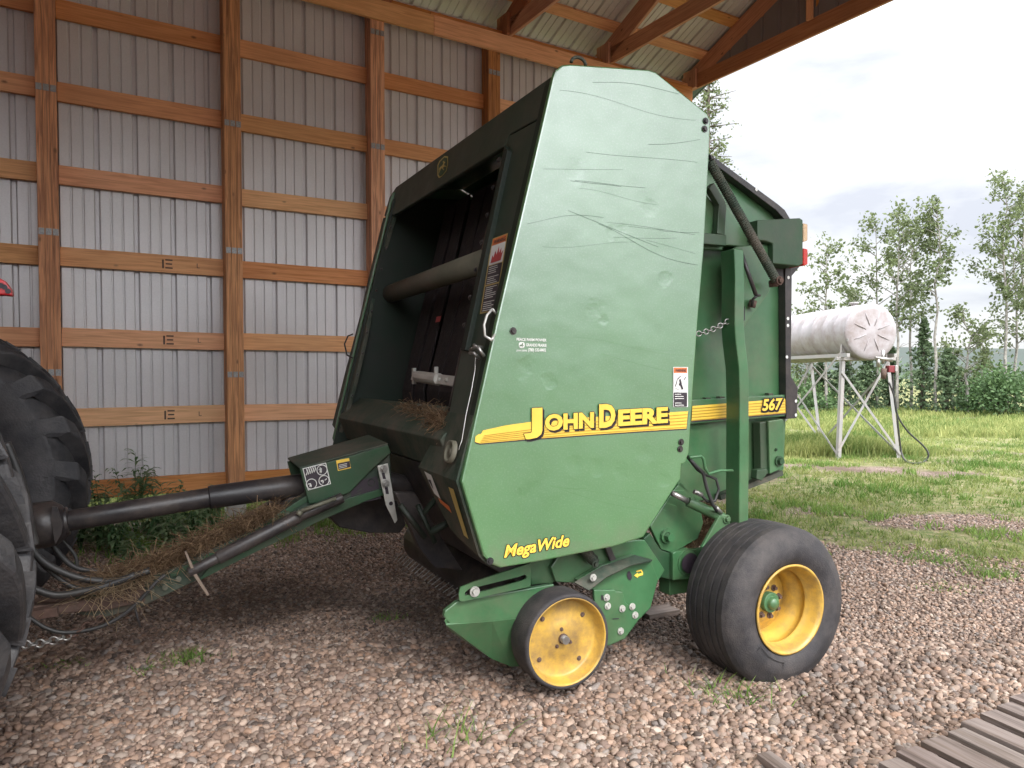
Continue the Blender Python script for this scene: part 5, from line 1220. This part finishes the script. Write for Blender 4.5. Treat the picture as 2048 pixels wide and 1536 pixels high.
# solid cores below the loose hay so that it reads as a heap
# ------------------------------------------------------------------ tractor
UT = -1.355; RT = .98
tra = thing('tractor', 'red tractor at the left edge, only its big lugged rear tyres in view', 'tractor', tuple(F(UT, 4.16, 0)))
def tractor_wheel(w_in, w_out, sgn, ph):
    c = F(UT, (w_in+w_out)/2, RT); h = abs(w_out-w_in)/2; R0 = RT-.065
    hb = MB(); hb.lathe(c, NW*sgn, [(.001, .03), (.16, .03), (.18, .0), (.42, -.03), (.50, .06), (.53, h-.1), (.55, h-.06)], 48); wh = part('rear_wheel', hb, M['roller'], tra)
    t = MB(); t.lathe(c, NW, [(.53, h-.08), (.57, h-.03), (.68, h+.015), (.82, h+.02), (R0-.06, h-.01), (R0-.015, h-.05), (R0+.004, h*.5), (R0+.01, 0), (R0+.004, -h*.5), (R0-.015, -h+.05), (R0-.06, -h+.01), (.82, -h-.02), (.68, -h-.015), (.57, -h+.03), (.53, -h+.08)], 96)
    nl = 20
    for k in range(nl):
        for sd in (-1, 1):
            a0 = 2*math.pi*(k+(.5 if sd > 0 else 0))/nl+ph; n = 7; secs = []
            for j in range(n):
                f = j/(n-1); wv = sd*(h*(-.04+f*1.06)); an = a0+f*.33*1.0+.03*f*f; rr = R0+.008-(.0 if f < .75 else (f-.75)*.10)
                ht = .072 if f < .9 else .055; hwid = (.036+.020*f)/RT
                ring = []
                for (da, dr) in ((-hwid*1.18, -.02), (-hwid, ht), (hwid, ht), (hwid*1.18, -.02)):
                    r_ = rr+dr-(0 if j < n-1 else .0)
                    ring.append(c+WD*wv+(UD*math.cos(an+da)+ZD*math.sin(an+da))*r_)
                secs.append(ring)
            # wrap down the shoulder
            last = []
            f = 1.0; an = a0+.40; rr = R0-.13
            for (da, dr) in ((-.062, -.03), (-.055, .035), (.055, .035), (.062, -.03)): last.append(c+WD*sd*(h+.022)+(UD*math.cos(an+da)+ZD*math.sin(an+da))*(rr+dr))
            secs.append(last)
            vs = [p for r_ in secs for p in r_]; fs = []
            for i in range(len(secs)-1):
                for q in range(3): fs.append([i*4+q, i*4+q+1, i*4+q+5, i*4+q+4])
            fs.append([0, 1, 2, 3]); e = (len(secs)-1)*4; fs.append([e+3, e+2, e+1, e])
            t.add(vs, fs)
    o = part('tyre', t, M['rubberd'], wh); b = o.modifiers.new('b', 'BEVEL'); b.width = .012; b.segments = 2; b.limit_method = 'ANGLE'; b.angle_limit = R(40)
    return wh
w1 = tractor_wheel(3.08, 2.58, 1, .1)
w2 = tractor_wheel(5.22, 5.72, -1, .0)
mb = MB(); mb.tube([F(UT, 2.85, RT), F(UT, 5.5, RT)], .12, 16); part('rear_axle', mb, M['black'], tra)
mb = MB(); mb.box(F(UT-.55, 4.16, .95), 1.7, .55, .6); mb.box(F(UT+.12, 4.16, .85), .4, .4, .5); part('transmission', mb, M['black'], tra, .03)
mb = MB(); mb.beam(F(UT, 4.16, .43), F(-.42, 4.16, .47), .09, .045, WD); part('drawbar_hitch', mb, M['rust'], tra, .005)
rp = [onW(x, y, 4.0) for x, y in [(-300, 500), (-60, 530), (-8, 552), (10, 562), (22, 578), (25, 592), (8, 590), (-60, 592), (-300, 600)]]
mb = MB(); mb.prism(rp, WD*.06); rb = part('rear_bracket', mb, M['red'], tra, .008)
mb = MB()
for x, y in ((9, 574), (2, 571), (16, 582)): mb.cut(); mb.disc(onW(x, y, 3.996), NW, .012, 10)
parts('bracket_hole', mb, M['decal_k'], rb)
mb = MB(); mb.box(F(UT-1.1, 4.16, 1.35), 2.2, .7, .45); mb.box(F(UT-2.6, 4.16, 1.25), 1.7, .7, .8); part('body', mb, M['red'], tra, .05)
mb = MB()
for sg in (-1, 1):
    for du in (-.75, .35): mb.beam(F(UT+du, 4.16+sg*.6, 1.5), F(UT+du*.9, 4.16+sg*.6, 2.75), .06, .06, WD)
mb.box(F(UT-.2, 4.16, 2.78), 1.5, 1.4, .1); part('cab_frame', mb, M['red'], tra, .02)
for sg in (-1, 1):
    t = MB(); t.tube([F(UT-2.6, 4.16+sg*.75-.12, .55), F(UT-2.6, 4.16+sg*.75+.12, .55)], .55, 40); part('front_wheel', t, M['rubberd'], tra, .05)

# ------------------------------------------------------------------ fuel tank on its stand
tkc = onY(1742, 664, 14.2)
tax = (Vector((6.46, 17.25, tkc.z))-Vector((6.9, 14.2, tkc.z))); tax.z = 0; tax.normalize(); tsd = Vector((tax.y, -tax.x, 0)); TR = .545; TL = 3.6
ft = thing('fuel_tank', 'weathered white cylindrical fuel tank lying on the steel stand in the yard', 'tank', tuple(tkc-ZD*TR))
mb = MB(); prof = [(.001, .03), (TR-.12, .028), (TR-.03, .012), (TR, -.02)]
x = -.02
for k in range(9):
    x2 = -TL*(k+1)/9; prof += [(TR-.002, x-.004), (TR-.001, x2+.02), (TR+.002, x2+.012), (TR+.002, x2)]; x = x2
prof += [(TR-.02, -TL-.02), (.001, -TL-.03)]
mb.lathe(tkc, -tax, prof, 64); shell = part('shell', mb, M['tankw'], ft)
mb = MB()
for k in range(8):
    an = 2*math.pi*k/8+.38; d = tsd*math.cos(an)+ZD*math.sin(an); mb.tube([tkc-tax*.034+d*.13, tkc-tax*.040+d*.26, tkc-tax*.030+d*.40], [.005, .008, .004], 8); mb.cut()
parts('end_rib', mb, M['tankw'], ft)
mb = MB(); mb.lathe(tkc+tax*.55+ZD*(TR-.01), ZD, [(.06, 0), (.06, .05), (.09, .055), (.09, .085), (.001, .09)], 20); part('filler_cap', mb, M['galv'], ft)
base_z = tkc.z-TR*.82
st = thing('tank_stand', 'white angle iron stand with crossed braces carrying the fuel tank', 'stand', (tkc.x, tkc.y+1.5, 0))
def tk_(a, s, z): return Vector((tkc.x, tkc.y, 0))+tax*a+tsd*s+ZD*z
leg = {}
zt = base_z+.02
for a in (.15, 2.9):
    for s_ in (-.50, .50):
        foot = tk_(a, s_*(1.12 if s_ < 0 else 1.55), -.03); topp = tk_(a, s_*.98, zt+(.28 if s_ < 0 else .0))
        mb = MB(); mb.prism([foot, foot+tax*.075, topp+tax*.075, topp], tsd*.008*(1 if s_ < 0 else -1)); mb.prism([foot, foot+tsd*.075*(1 if s_ < 0 else -1), topp+tsd*.075*(1 if s_ < 0 else -1), topp], tax*.008)
        part('leg', mb, M['galv'], st); leg[(a, s_)] = (foot, topp)
def bar(p, q, wd_=.045, name='brace'):
    mb = MB(); mb.beam(p, q, wd_, .006, (q-p).cross(tax if abs((q-p).normalized().dot(tax)) < .3 else tsd)); part(name, mb, M['galv'], st)
for s_ in (-.5, .5):
    f0, t0_ = leg[(.15, s_)]; f1, t1_ = leg[(2.9, s_)]
    bar(f0.lerp(t0_, .05)-tsd*.01, f1.lerp(t1_, .9)-tsd*.01); bar(f0.lerp(t0_, .9)-tsd*.02, f1.lerp(t1_, .05)-tsd*.02)
    mb = MB(); mb.beam(tk_(-.05, s_*.98, zt-.02), tk_(3.4, s_*.98, zt-.02), .06, .07, tsd); part('rail', mb, M['galv'], st, .003)
for a in (.15, 2.9):
    f0, t0_ = leg[(a, -.5)]; f1, t1_ = leg[(a, .5)]
    bar(f0.lerp(t0_, .08)-tax*.012, t1_-ZD*.08-tax*.012); bar(f0.lerp(t0_, .74)-tax*.02, f1.lerp(t1_, .05)-tax*.02)
    mb = MB(); mb.beam(tk_(a, -.62, zt-.08), tk_(a, .62, zt-.08), .05, .06, tax); part('cross_bar', mb, M['galv'], st, .003)
mb = MB(); mb.beam(tk_(-.05, -.50, zt+.27), tk_(3.4, -.50, zt+.27), .008, .05, tsd); part('cradle_rail', mb, M['galv'], st)
# pump, filter and hoses below the tank's outlet
pm = thing('fuel_pump', 'small fuel pump with red filter hanging from the outlet at the tank end', 'pump', tuple(onY(1770, 745, 14.05)))
Y0 = 13.98
def pp_(px, py, dy=0): return onY(px, py, Y0+dy)
mb = MB(); mb.tube([pp_(1766, 700), pp_(1766, 728)], .03, 10); mb.tube([pp_(1750, 716), pp_(1785, 720)], .035, 10); mb.tube([pp_(1756, 716), pp_(1758, 735)], .03, 8); part('valve', mb, M['steel'], pm)
mb = MB(); mb.tube([pp_(1768, 737), pp_(1767, 758)], [.055, .045], 14); part('filter', mb, M['rust'], pm)
mb = MB(); mb.box(pp_(1781, 738), .14, .12, .13, ax=(tsd, tax)); part('pump_head', mb, mkmat('dark_red_pump', (.16, .02, .025), .5), pm, .01)
mb = MB(); mb.box(pp_(1790, 737, -.02), .05, .10, .12, ax=(tsd, tax)); part('pump_cover', mb, M['galv'], pm, .01)
def cr(P, n=8):
    out = []
    for i in range(len(P)-1):
        p0, p1, p2, p3 = P[max(i-1, 0)], P[i], P[i+1], P[min(i+2, len(P)-1)]
        for k in range(n):
            t = k/n; out.append(.5*((2*p1)+(p2-p0)*t+(2*p0-5*p1+4*p2-p3)*t*t+(3*p1-p0-3*p2+p3)*t**3))
    return out+[P[-1]]
mb = MB(); mb.tube(cr([pp_(1786, 748), pp_(1788, 790), pp_(1795, 830), pp_(1815, 862), pp_(1845, 890), pp_(1857, 908, -.05), pp_(1850, 922, -.1), onZ(1830, 927, .02), onZ(1812, 922, .03), pp_(1803, 905), pp_(1797, 860), pp_(1790, 800), pp_(1778, 765)]), .017, 8)
part('fuel_hose', mb, M['hose'], pm)

# ------------------------------------------------------------------ pallet, planks
zp = .13
c0 = onZ(1712, 1548, zp); c1 = onZ(2020, 1396, zp); ed = (c1-c0).normalized(); bd = Vector((ed.y, -ed.x, 0))      # boards run along bd
if bd.x < 0: bd = -bd
rgt = onZ(2100, 1470, zp)-onZ(1960, 1415, zp)
bd = (onZ(2048, 1504, zp)-onZ(1895, 1434, zp)).normalized()
pal_ = thing('wooden_pallet', 'weathered grey wooden pallet lying on the gravel in the bottom right corner', 'pallet', tuple(c0-ZD*zp))
Ltot = (c1-c0).length; x = -.50
xs = []
while x < Ltot+.16:
    wd_ = random.choice((.10, .12, .13, .145)); xs.append((x, wd_)); x += wd_+random.uniform(.028, .055)
nrm_e = Vector((-bd.y, bd.x, 0)); nrm_e = nrm_e if nrm_e.dot(ed) > 0 else -nrm_e
for x, wd_ in xs:
    p = c0+ed*(x+wd_/2)+bd*random.uniform(-.012, .02)
    mb = MB(); mb.beam(p-ZD*(.011+random.uniform(0, .006)), p+bd*1.15-ZD*(.011+random.uniform(0, .006)), wd_*abs(ed.dot(nrm_e)), .026, nrm_e); part('deck_board', mb, M['pallet'], pal_, .003)
for k in (.05, .55, 1.06):
    mb = MB(); a = c0+ed*(-.5)+bd*k; mb.beam(a-ZD*.068, a+ed*(Ltot+.6)-ZD*.068, .04, .088, bd); part('stringer', mb, M['pallet'], pal_, .003)
for k in (0, .5, 1):
    a = c0+ed*(-.45+(Ltot+.5)*k)-ZD*.121; mb = MB(); mb.beam(a, a+bd*1.12, .09, .016, nrm_e); part('bottom_board', mb, M['pallet'], pal_, .003)
mb = MB(); a, b = onZ(1527, 1513, .03), onZ(1570, 1545, .03); mb.beam(a, b+(b-a)*3, .07, .04, None); o = part('wood_scrap', mb, M['pallet'], None, .003); tag(o, 'short piece of grey board poking up at the bottom edge of the gravel', 'board')
mb = MB(); a, b = onZ(1285, 1229, .02), onZ(1346, 1218, .02); mb.beam(a, b, .15, .035, None); o = part('plank', mb, M['pallet'], None, .003); tag(o, 'dark weathered plank lying on the gravel behind the pickup guard', 'plank')

# ------------------------------------------------------------------ weeds by the wall
def weed(px, py, s, h, n, label):
    b0 = onS(px, py, s); b0.z = 0; V = []; Fc = []; rn = []
    root_ = b0.copy()
    stems = MB()
    for k in range(n):
        an = random.uniform(0, 6.28); hh_ = h*random.uniform(.6, 1.1); lean = random.uniform(.1, .45)
        top_ = b0+Vector((math.cos(an)*lean*hh_, math.sin(an)*lean*hh_, hh_)); mid = b0.lerp(top_, .5)+ZD*.04*h
        stems.tube([b0, mid, top_], [.005, .004, .002], 5, False)
        for j in range(int(17*h/.5)+7):
            f = .18+.82*random.random(); p = b0.lerp(mid, f*2) if f < .5 else mid.lerp(top_, f*2-1)
            a2 = random.uniform(0, 6.28); L = random.uniform(.11, .21); wv = L*.085; d = Vector((math.cos(a2), math.sin(a2), random.uniform(.1, .7))).normalized(); s_ = d.cross(ZD).normalized()
            q = [p, p+d*L*.35+s_*wv, p+d*L*.35-s_*wv, p+d*L*.7+s_*wv*.8-ZD*L*.12, p+d*L*.7-s_*wv*.8-ZD*L*.12, p+d*L-ZD*L*.4]
            bb = len(V); V += [tuple(v) for v in q]; Fc += [[bb, bb+1, bb+2, bb+2], [bb+2, bb+1, bb+3, bb+4], [bb+4, bb+3, bb+5, bb+5]]; rn += [random.random()]*6
    root = thing('leafy_weed', label, 'weed', tuple(root_), 'leafy weeds along the shed wall')
    part('stem', stems, M['weed'], root)
    Fa = np.array(Fc); tri = np.concatenate([Fa[:, :3], Fa[:, [0, 2, 3]]], 0); tri = tri[(tri[:, 0] != tri[:, 2]) & (tri[:, 1] != tri[:, 2])]
    npmesh('foliage', np.array(V), tri, M['weed'], attr=('rnd', np.array(rn)), parent=root)
for px, s, h, n, lb in [(430, .7, .42, 7, 'leafy weed right at the foot of the pier, below the shaft tube'), (350, 1.5, .38, 8, 'leafy weed in front of the others below the shaft, above the hay'), (195, 1.0, .55, 7, 'leafy weed against the back of the far tractor tyre'), (270, .35, .78, 9, 'tall leafy weed at the wall, highest one right of the far tractor tyre'), (205, .5, .62, 8, 'leafy weed just right of the far tractor tyre'), (400, .15, .48, 6, 'leafy weed beside the middle post pier'), (340, .4, .5, 8, 'leafy weed between the tall weed and the post pier'),
                        (230, 1.3, .42, 8, 'low leafy weed under the drive shaft, nearest the tractor'), (310, 1.0, .45, 9, 'leafy weed hanging under the middle of the drive shaft'), (385, .9, .40, 7, 'leafy weed under the drive shaft, nearest the baler'), (160, .9, .5, 6, 'leafy weed half hidden behind the far tractor tyre'), (640, .6, .26, 7, 'small weed behind the drawbar below the baler front'), (270, 2.0, .30, 7, 'low weed just behind the hay covered drawbar')]:
    weed(px, 1050, s, h, n, lb)

# ------------------------------------------------------------------ trees
def leafcloud(centres, n, size, spread, flat=1.0):
    c = centres[np.random.randint(0, len(centres), n)]
    p = c[:, :3]+np.random.normal(0, 1, (n, 3))*(c[:, 3:4]*spread)*np.array([1, 1, flat])
    d1 = np.random.normal(0, 1, (n, 3)); d1 /= np.linalg.norm(d1, axis=1)[:, None]; d2 = np.cross(d1, np.random.normal(0, 1, (n, 3))); d2 /= np.linalg.norm(d2, axis=1)[:, None]
    s = size*np.random.uniform(.6, 1.3, (n, 1))
    V = np.stack([p-d1*s*.6, p+d2*s*.35, p+d1*s*.6, p-d2*s*.35], 1).reshape(-1, 3)
    Fc = np.arange(n*4).reshape(-1, 4); rn = np.repeat(np.clip(np.random.beta(2, 2, n)*.7+.3*((p[:, 2]-p[:, 2].min())/(np.ptp(p[:, 2])+.01)), 0, 1), 4)
    return V, Fc, rn
def aspen(px, py_base, py_top, dist, cr0, wid, label, n=1500, name='aspen_tree', lean=0, trunk_r=.075):
    b0 = onY(px, py_base, dist); top_ = onY(px+lean, py_top, dist); b0.z = -.1; H = top_.z
    root = thing(name, label, 'tree', (b0.x, b0.y, 0), 'aspens at the edge of the yard')
    tr_ = MB(); pth = []
    for k in range(9):
        f = k/8; pth.append(Vector((b0.x+(top_.x-b0.x)*f+random.gauss(0, .05)*f*2, b0.y+random.gauss(0, .05), -.1+(H+.1)*f)))
    tr_.tube(pth, [trunk_r*(1-f*.85) for f in [k/8 for k in range(9)]], 8)
    cs = []
    nb = 22
    for k in range(nb):
        f = cr0+(1-cr0)*(k+.5)/nb; i = min(7, int(f*8)); p = pth[i].lerp(pth[i+1], f*8-i)
        an = random.uniform(0, 6.28); g = math.sin(math.pi*min(1, ((f-cr0)/(1-cr0))*.80+.2))**.8
        L = wid*g*random.uniform(.5, 1.25)+.15; e = p+Vector((math.cos(an)*L, math.sin(an)*L, L*random.uniform(.25, .8)))
        tr_.tube([p, p.lerp(e, .5)+ZD*.05, e], [.028, .018, .006], 4, False)
        for m in range(4):
            q = p.lerp(e, random.uniform(.45, 1.05)); cs.append((q.x+random.gauss(0, .12), q.y+random.gauss(0, .12), q.z+random.gauss(0, .15), random.uniform(.10, .26)))
    for k in range(5):                                           # bare dead twigs below the crown
        f = cr0*random.uniform(.45, 1); i = min(7, int(f*8)); p = pth[i].lerp(pth[i+1], f*8-i); an = random.uniform(0, 6.28); L = random.uniform(.3, .9)
        e = p+Vector((math.cos(an)*L, math.sin(an)*L, L*random.uniform(0, .6))); tr_.tube([p, p.lerp(e, .6)+ZD*.08, e], [.014, .010, .004], 4, False)
    part('trunk', tr_, M['bark_a'], root)
    V, Fc, rn = leafcloud(np.array(cs), n, .15*dist/34, .8)
    npmesh('crown', V, Fc, M['leaf_a'], attr=('rnd', rn), parent=root)
def spruce(px, py_base, py_top, dist, wid, label, n=2200, name='spruce_tree'):
    b0 = onY(px, py_base, dist); H = onY(px, py_top, dist).z
    root = thing(name, label, 'tree', (b0.x, b0.y, 0), 'spruces at the edge of the yard')
    t = MB(); t.tube([Vector((b0.x, b0.y, -.1)), Vector((b0.x, b0.y, H))], [.11, .012], 7); part('trunk', t, M['bark_s'], root)
    cs = []; z = .25
    while z < H-.05:
        f = z/H; L = 1.1*wid*(1-f)**.8*random.uniform(.7, 1.15)+.05; nb = 7 if f < .8 else 5; a0 = random.uniform(0, 6.28)
        for k in range(nb):
            an = a0+6.283*k/nb+random.gauss(0, .2); l = L*random.uniform(.6, 1.15)
            for m in range(7):
                g = (m+.5)/7; cs.append((b0.x+math.cos(an)*l*g, b0.y+math.sin(an)*l*g, z-.22*l*g+.10*l*g*g+random.gauss(0, .07), .035+.05*(1-g)*L))
        z += .16+.16*(1-f)
    cs.append((b0.x, b0.y, H-.05, .03))
    V, Fc, rn = leafcloud(np.array(cs), n, .13*dist/34, 1.0, .5)
    npmesh('crown', V, Fc, M['leaf_s'], attr=('rnd', rn), parent=root)
A = [(1652, 812, 487, 33, .30, 1.1, 'small pointed aspen standing behind the left part of the fuel tank'),
     (1755, 815, 445, 33, .30, 1.5, 'wide crowned aspen rising behind the round end of the fuel tank'),
     (1795, 820, 425, 32, .42, 1.35, 'aspen with white trunk just right of the tank end'),
     (1822, 820, 452, 34, .45, .95, 'slim aspen close behind the white trunk right of the tank'),
     (1872, 826, 405, 31, .55, 1.0, 'tall bare stemmed aspen with a high round crown, standing alone at the yard edge'),
     (1934, 822, 618, 32, .35, 1.0, 'shorter aspen between the lone tall one and the right hand group'),
     (2012, 824, 352, 31, .42, 1.25, 'tallest aspen at the right edge of the photo'),
     (2052, 826, 372, 32, .40, 1.35, 'aspen cut by the right edge of the photo'),
     (2032, 822, 470, 33, .35, 1.1, 'slim aspen behind the tallest right hand one'),
     (1905, 815, 690, 34, .25, .6, 'sapling aspen with thin crown left of the shorter aspen'),
     (1700, 812, 590, 36, .3, .9, 'thin young aspen behind the top of the fuel tank'),
     (1965, 820, 655, 35, .2, .7, 'young aspen left of the round bush'),
     (1610, 812, 640, 36, .2, .7, 'aspen mostly hidden by the baler tailgate')]
for px, yb, yt, D, c0_, wd_, lb in A: aspen(px, yb, yt, D, c0_, wd_, lb, n=int(1500*max(.35, (yb-yt)/400)))
for px, yb, yt, D, wd_, lb in [(1845, 822, 640, 32, 1.0, 'spruce left of the lone tall aspen'), (1893, 826, 700, 31, 1.15, 'broad dark spruce right of the lone tall aspen'), (1735, 820, 700, 33, 1.2, 'dark spruce seen between the legs of the tank stand'),
                               (1780, 820, 690, 35, 1.0, 'spruce behind the pump end of the stand'), (1685, 815, 715, 36, 1.2, 'dark spruce at the left legs of the tank stand'), (1640, 815, 720, 37, 1.1, 'spruce left behind the tank stand'), (1925, 818, 745, 36, .9, 'small spruce left of the round bush')]:
    spruce(px, yb, yt, D, wd_*random.uniform(.8, 1.3), lb, n=3000)
def bush(px, py_b, py_t, dist, rx, label, n=3800):
    b0 = onY(px, py_b, dist); H = onY(px, py_t, dist).z; root = thing('bush', label, 'bush', (b0.x, b0.y, 0))
    t = MB(); cs = []
    for k in range(46):
        an = random.uniform(0, 6.28); rr = rx*random.random()**.6; f = math.sqrt(max(.05, 1-(rr/rx/1.1)**2)); z = H*f*random.uniform(.25, .95)
        e = Vector((b0.x+math.cos(an)*rr, b0.y+math.sin(an)*rr, z)); cs.append((e.x, e.y, e.z, .24)); 
        if k < 14: t.tube([Vector((b0.x, b0.y, -.05)), e], [.03, .008], 5, False)
    part('trunk', t, M['bark_s'], root); V, Fc, rn = leafcloud(np.array(cs), n, .15*dist/34, 1.0); npmesh('crown', V, Fc, M['leaf_b'], attr=('rnd', rn), parent=root)
bush(2006, 832, 722, 29.5, 1.35, 'wide dark green rounded bush at the right edge'); bush(1968, 822, 770, 33, .7, 'small bush left of the wide round one', 1500)
bush(1610, 822, 770, 33, 1.2, 'bright low bush behind the baler tailgate and tank stand', 2000)
# unseen woods added behind the camera: they darken what the shield mirrors low down
xs_ = np.random.uniform(-45, 60, 2600); cs = np.stack([xs_, -26-np.random.uniform(0, 6, 2600)-.1*xs_, np.random.uniform(.02, 1, 2600)**.8*(7.4+1.6*np.sin(xs_*.4)+1.1*np.sin(xs_*1.1)), np.full(2600, .5)], 1)
V, Fc, rn = leafcloud(cs, 34000, .9, 1.0); o = npmesh('woodland', V, Fc, M['leaf_s'], attr=('rnd', rn), kind='stuff'); o['label'] = 'unseen belt of trees added behind the viewer to darken the shield reflection'; o['category'] = 'woodland'
# tall thin conifer beyond the gable
def tallconifer(px, py_t, dist, label):
    b0 = onY(px, 800, dist); H = onY(px, py_t, dist).z; root = thing('tall_spruce', label, 'tree', (b0.x, b0.y, 0)); t = MB()
    t.tube([Vector((b0.x, b0.y, -.1)), Vector((b0.x, b0.y, H))], [.16, .02], 8); cs = []; z = 2.0
    while z < H:
        L = .28+.95*(1-z/H)+.15*random.random()
        for k in range(6):
            an = random.uniform(0, 6.28); l = L*random.uniform(.4, 1.4); e = Vector((b0.x+math.cos(an)*l, b0.y+math.sin(an)*l, z+.12*l)); t.tube([Vector((b0.x, b0.y, z)), e], [.02, .006], 4, False)
            for m in range(6): q = Vector((b0.x, b0.y, z)).lerp(e, random.uniform(.25, 1)); cs.append((q.x, q.y, q.z, .075))
        z += .2
    part('trunk', t, M['bark_s'], root); V, Fc, rn = leafcloud(np.array(cs), 6500, .075*dist/20, 1.0); npmesh('crown', V, Fc, M['leaf_a'], attr=('rnd', rn), parent=root)
tallconifer(1412, 60, 21, 'tall thin conifer showing past the shed gable above the baler')
# far wood and low hills
xs_ = np.random.uniform(-20, 150, 5200); ys_ = 70+np.random.uniform(0, 25, 5200)
cs = np.stack([xs_, ys_, np.random.uniform(.1, 1, 5200)**.7*(1.7+.8*np.sin(xs_*.31)+.6*np.sin(xs_*.83+1)), np.full(5200, .35)], 1)
V, Fc, rn = leafcloud(cs, 30000, .30, 1.0); o = npmesh('far_wood', V, Fc, M['leaf_s'], attr=('rnd', rn), kind='stuff'); o['label'] = 'low belt of woodland far behind the yard trees'; o['category'] = 'woodland'
hx = np.linspace(-1500, 2600, 160); hy = np.array([420, 600, 820, 1100, 1500])
X, Y = np.meshgrid(hx, hy); Zh = np.array([-2, 9, 24, 34, 38])[:, None]*(1+.28*np.sin(X*.004)+.14*np.sin(X*.011+1)); V = np.stack([X.ravel(), Y.ravel(), Zh.ravel()], 1)
ii, jj = np.meshgrid(np.arange(159), np.arange(4)); q = (jj*160+ii).ravel(); npmesh('hills', V, np.stack([q, q+1, q+161, q+160], 1), mkmat('hill_forest', (.022, .034, .026), .9, var=.35, scale=.02), smooth=True, kind='structure')
for o in bpy.data.objects:
    if '_o' in o: del o['_o']
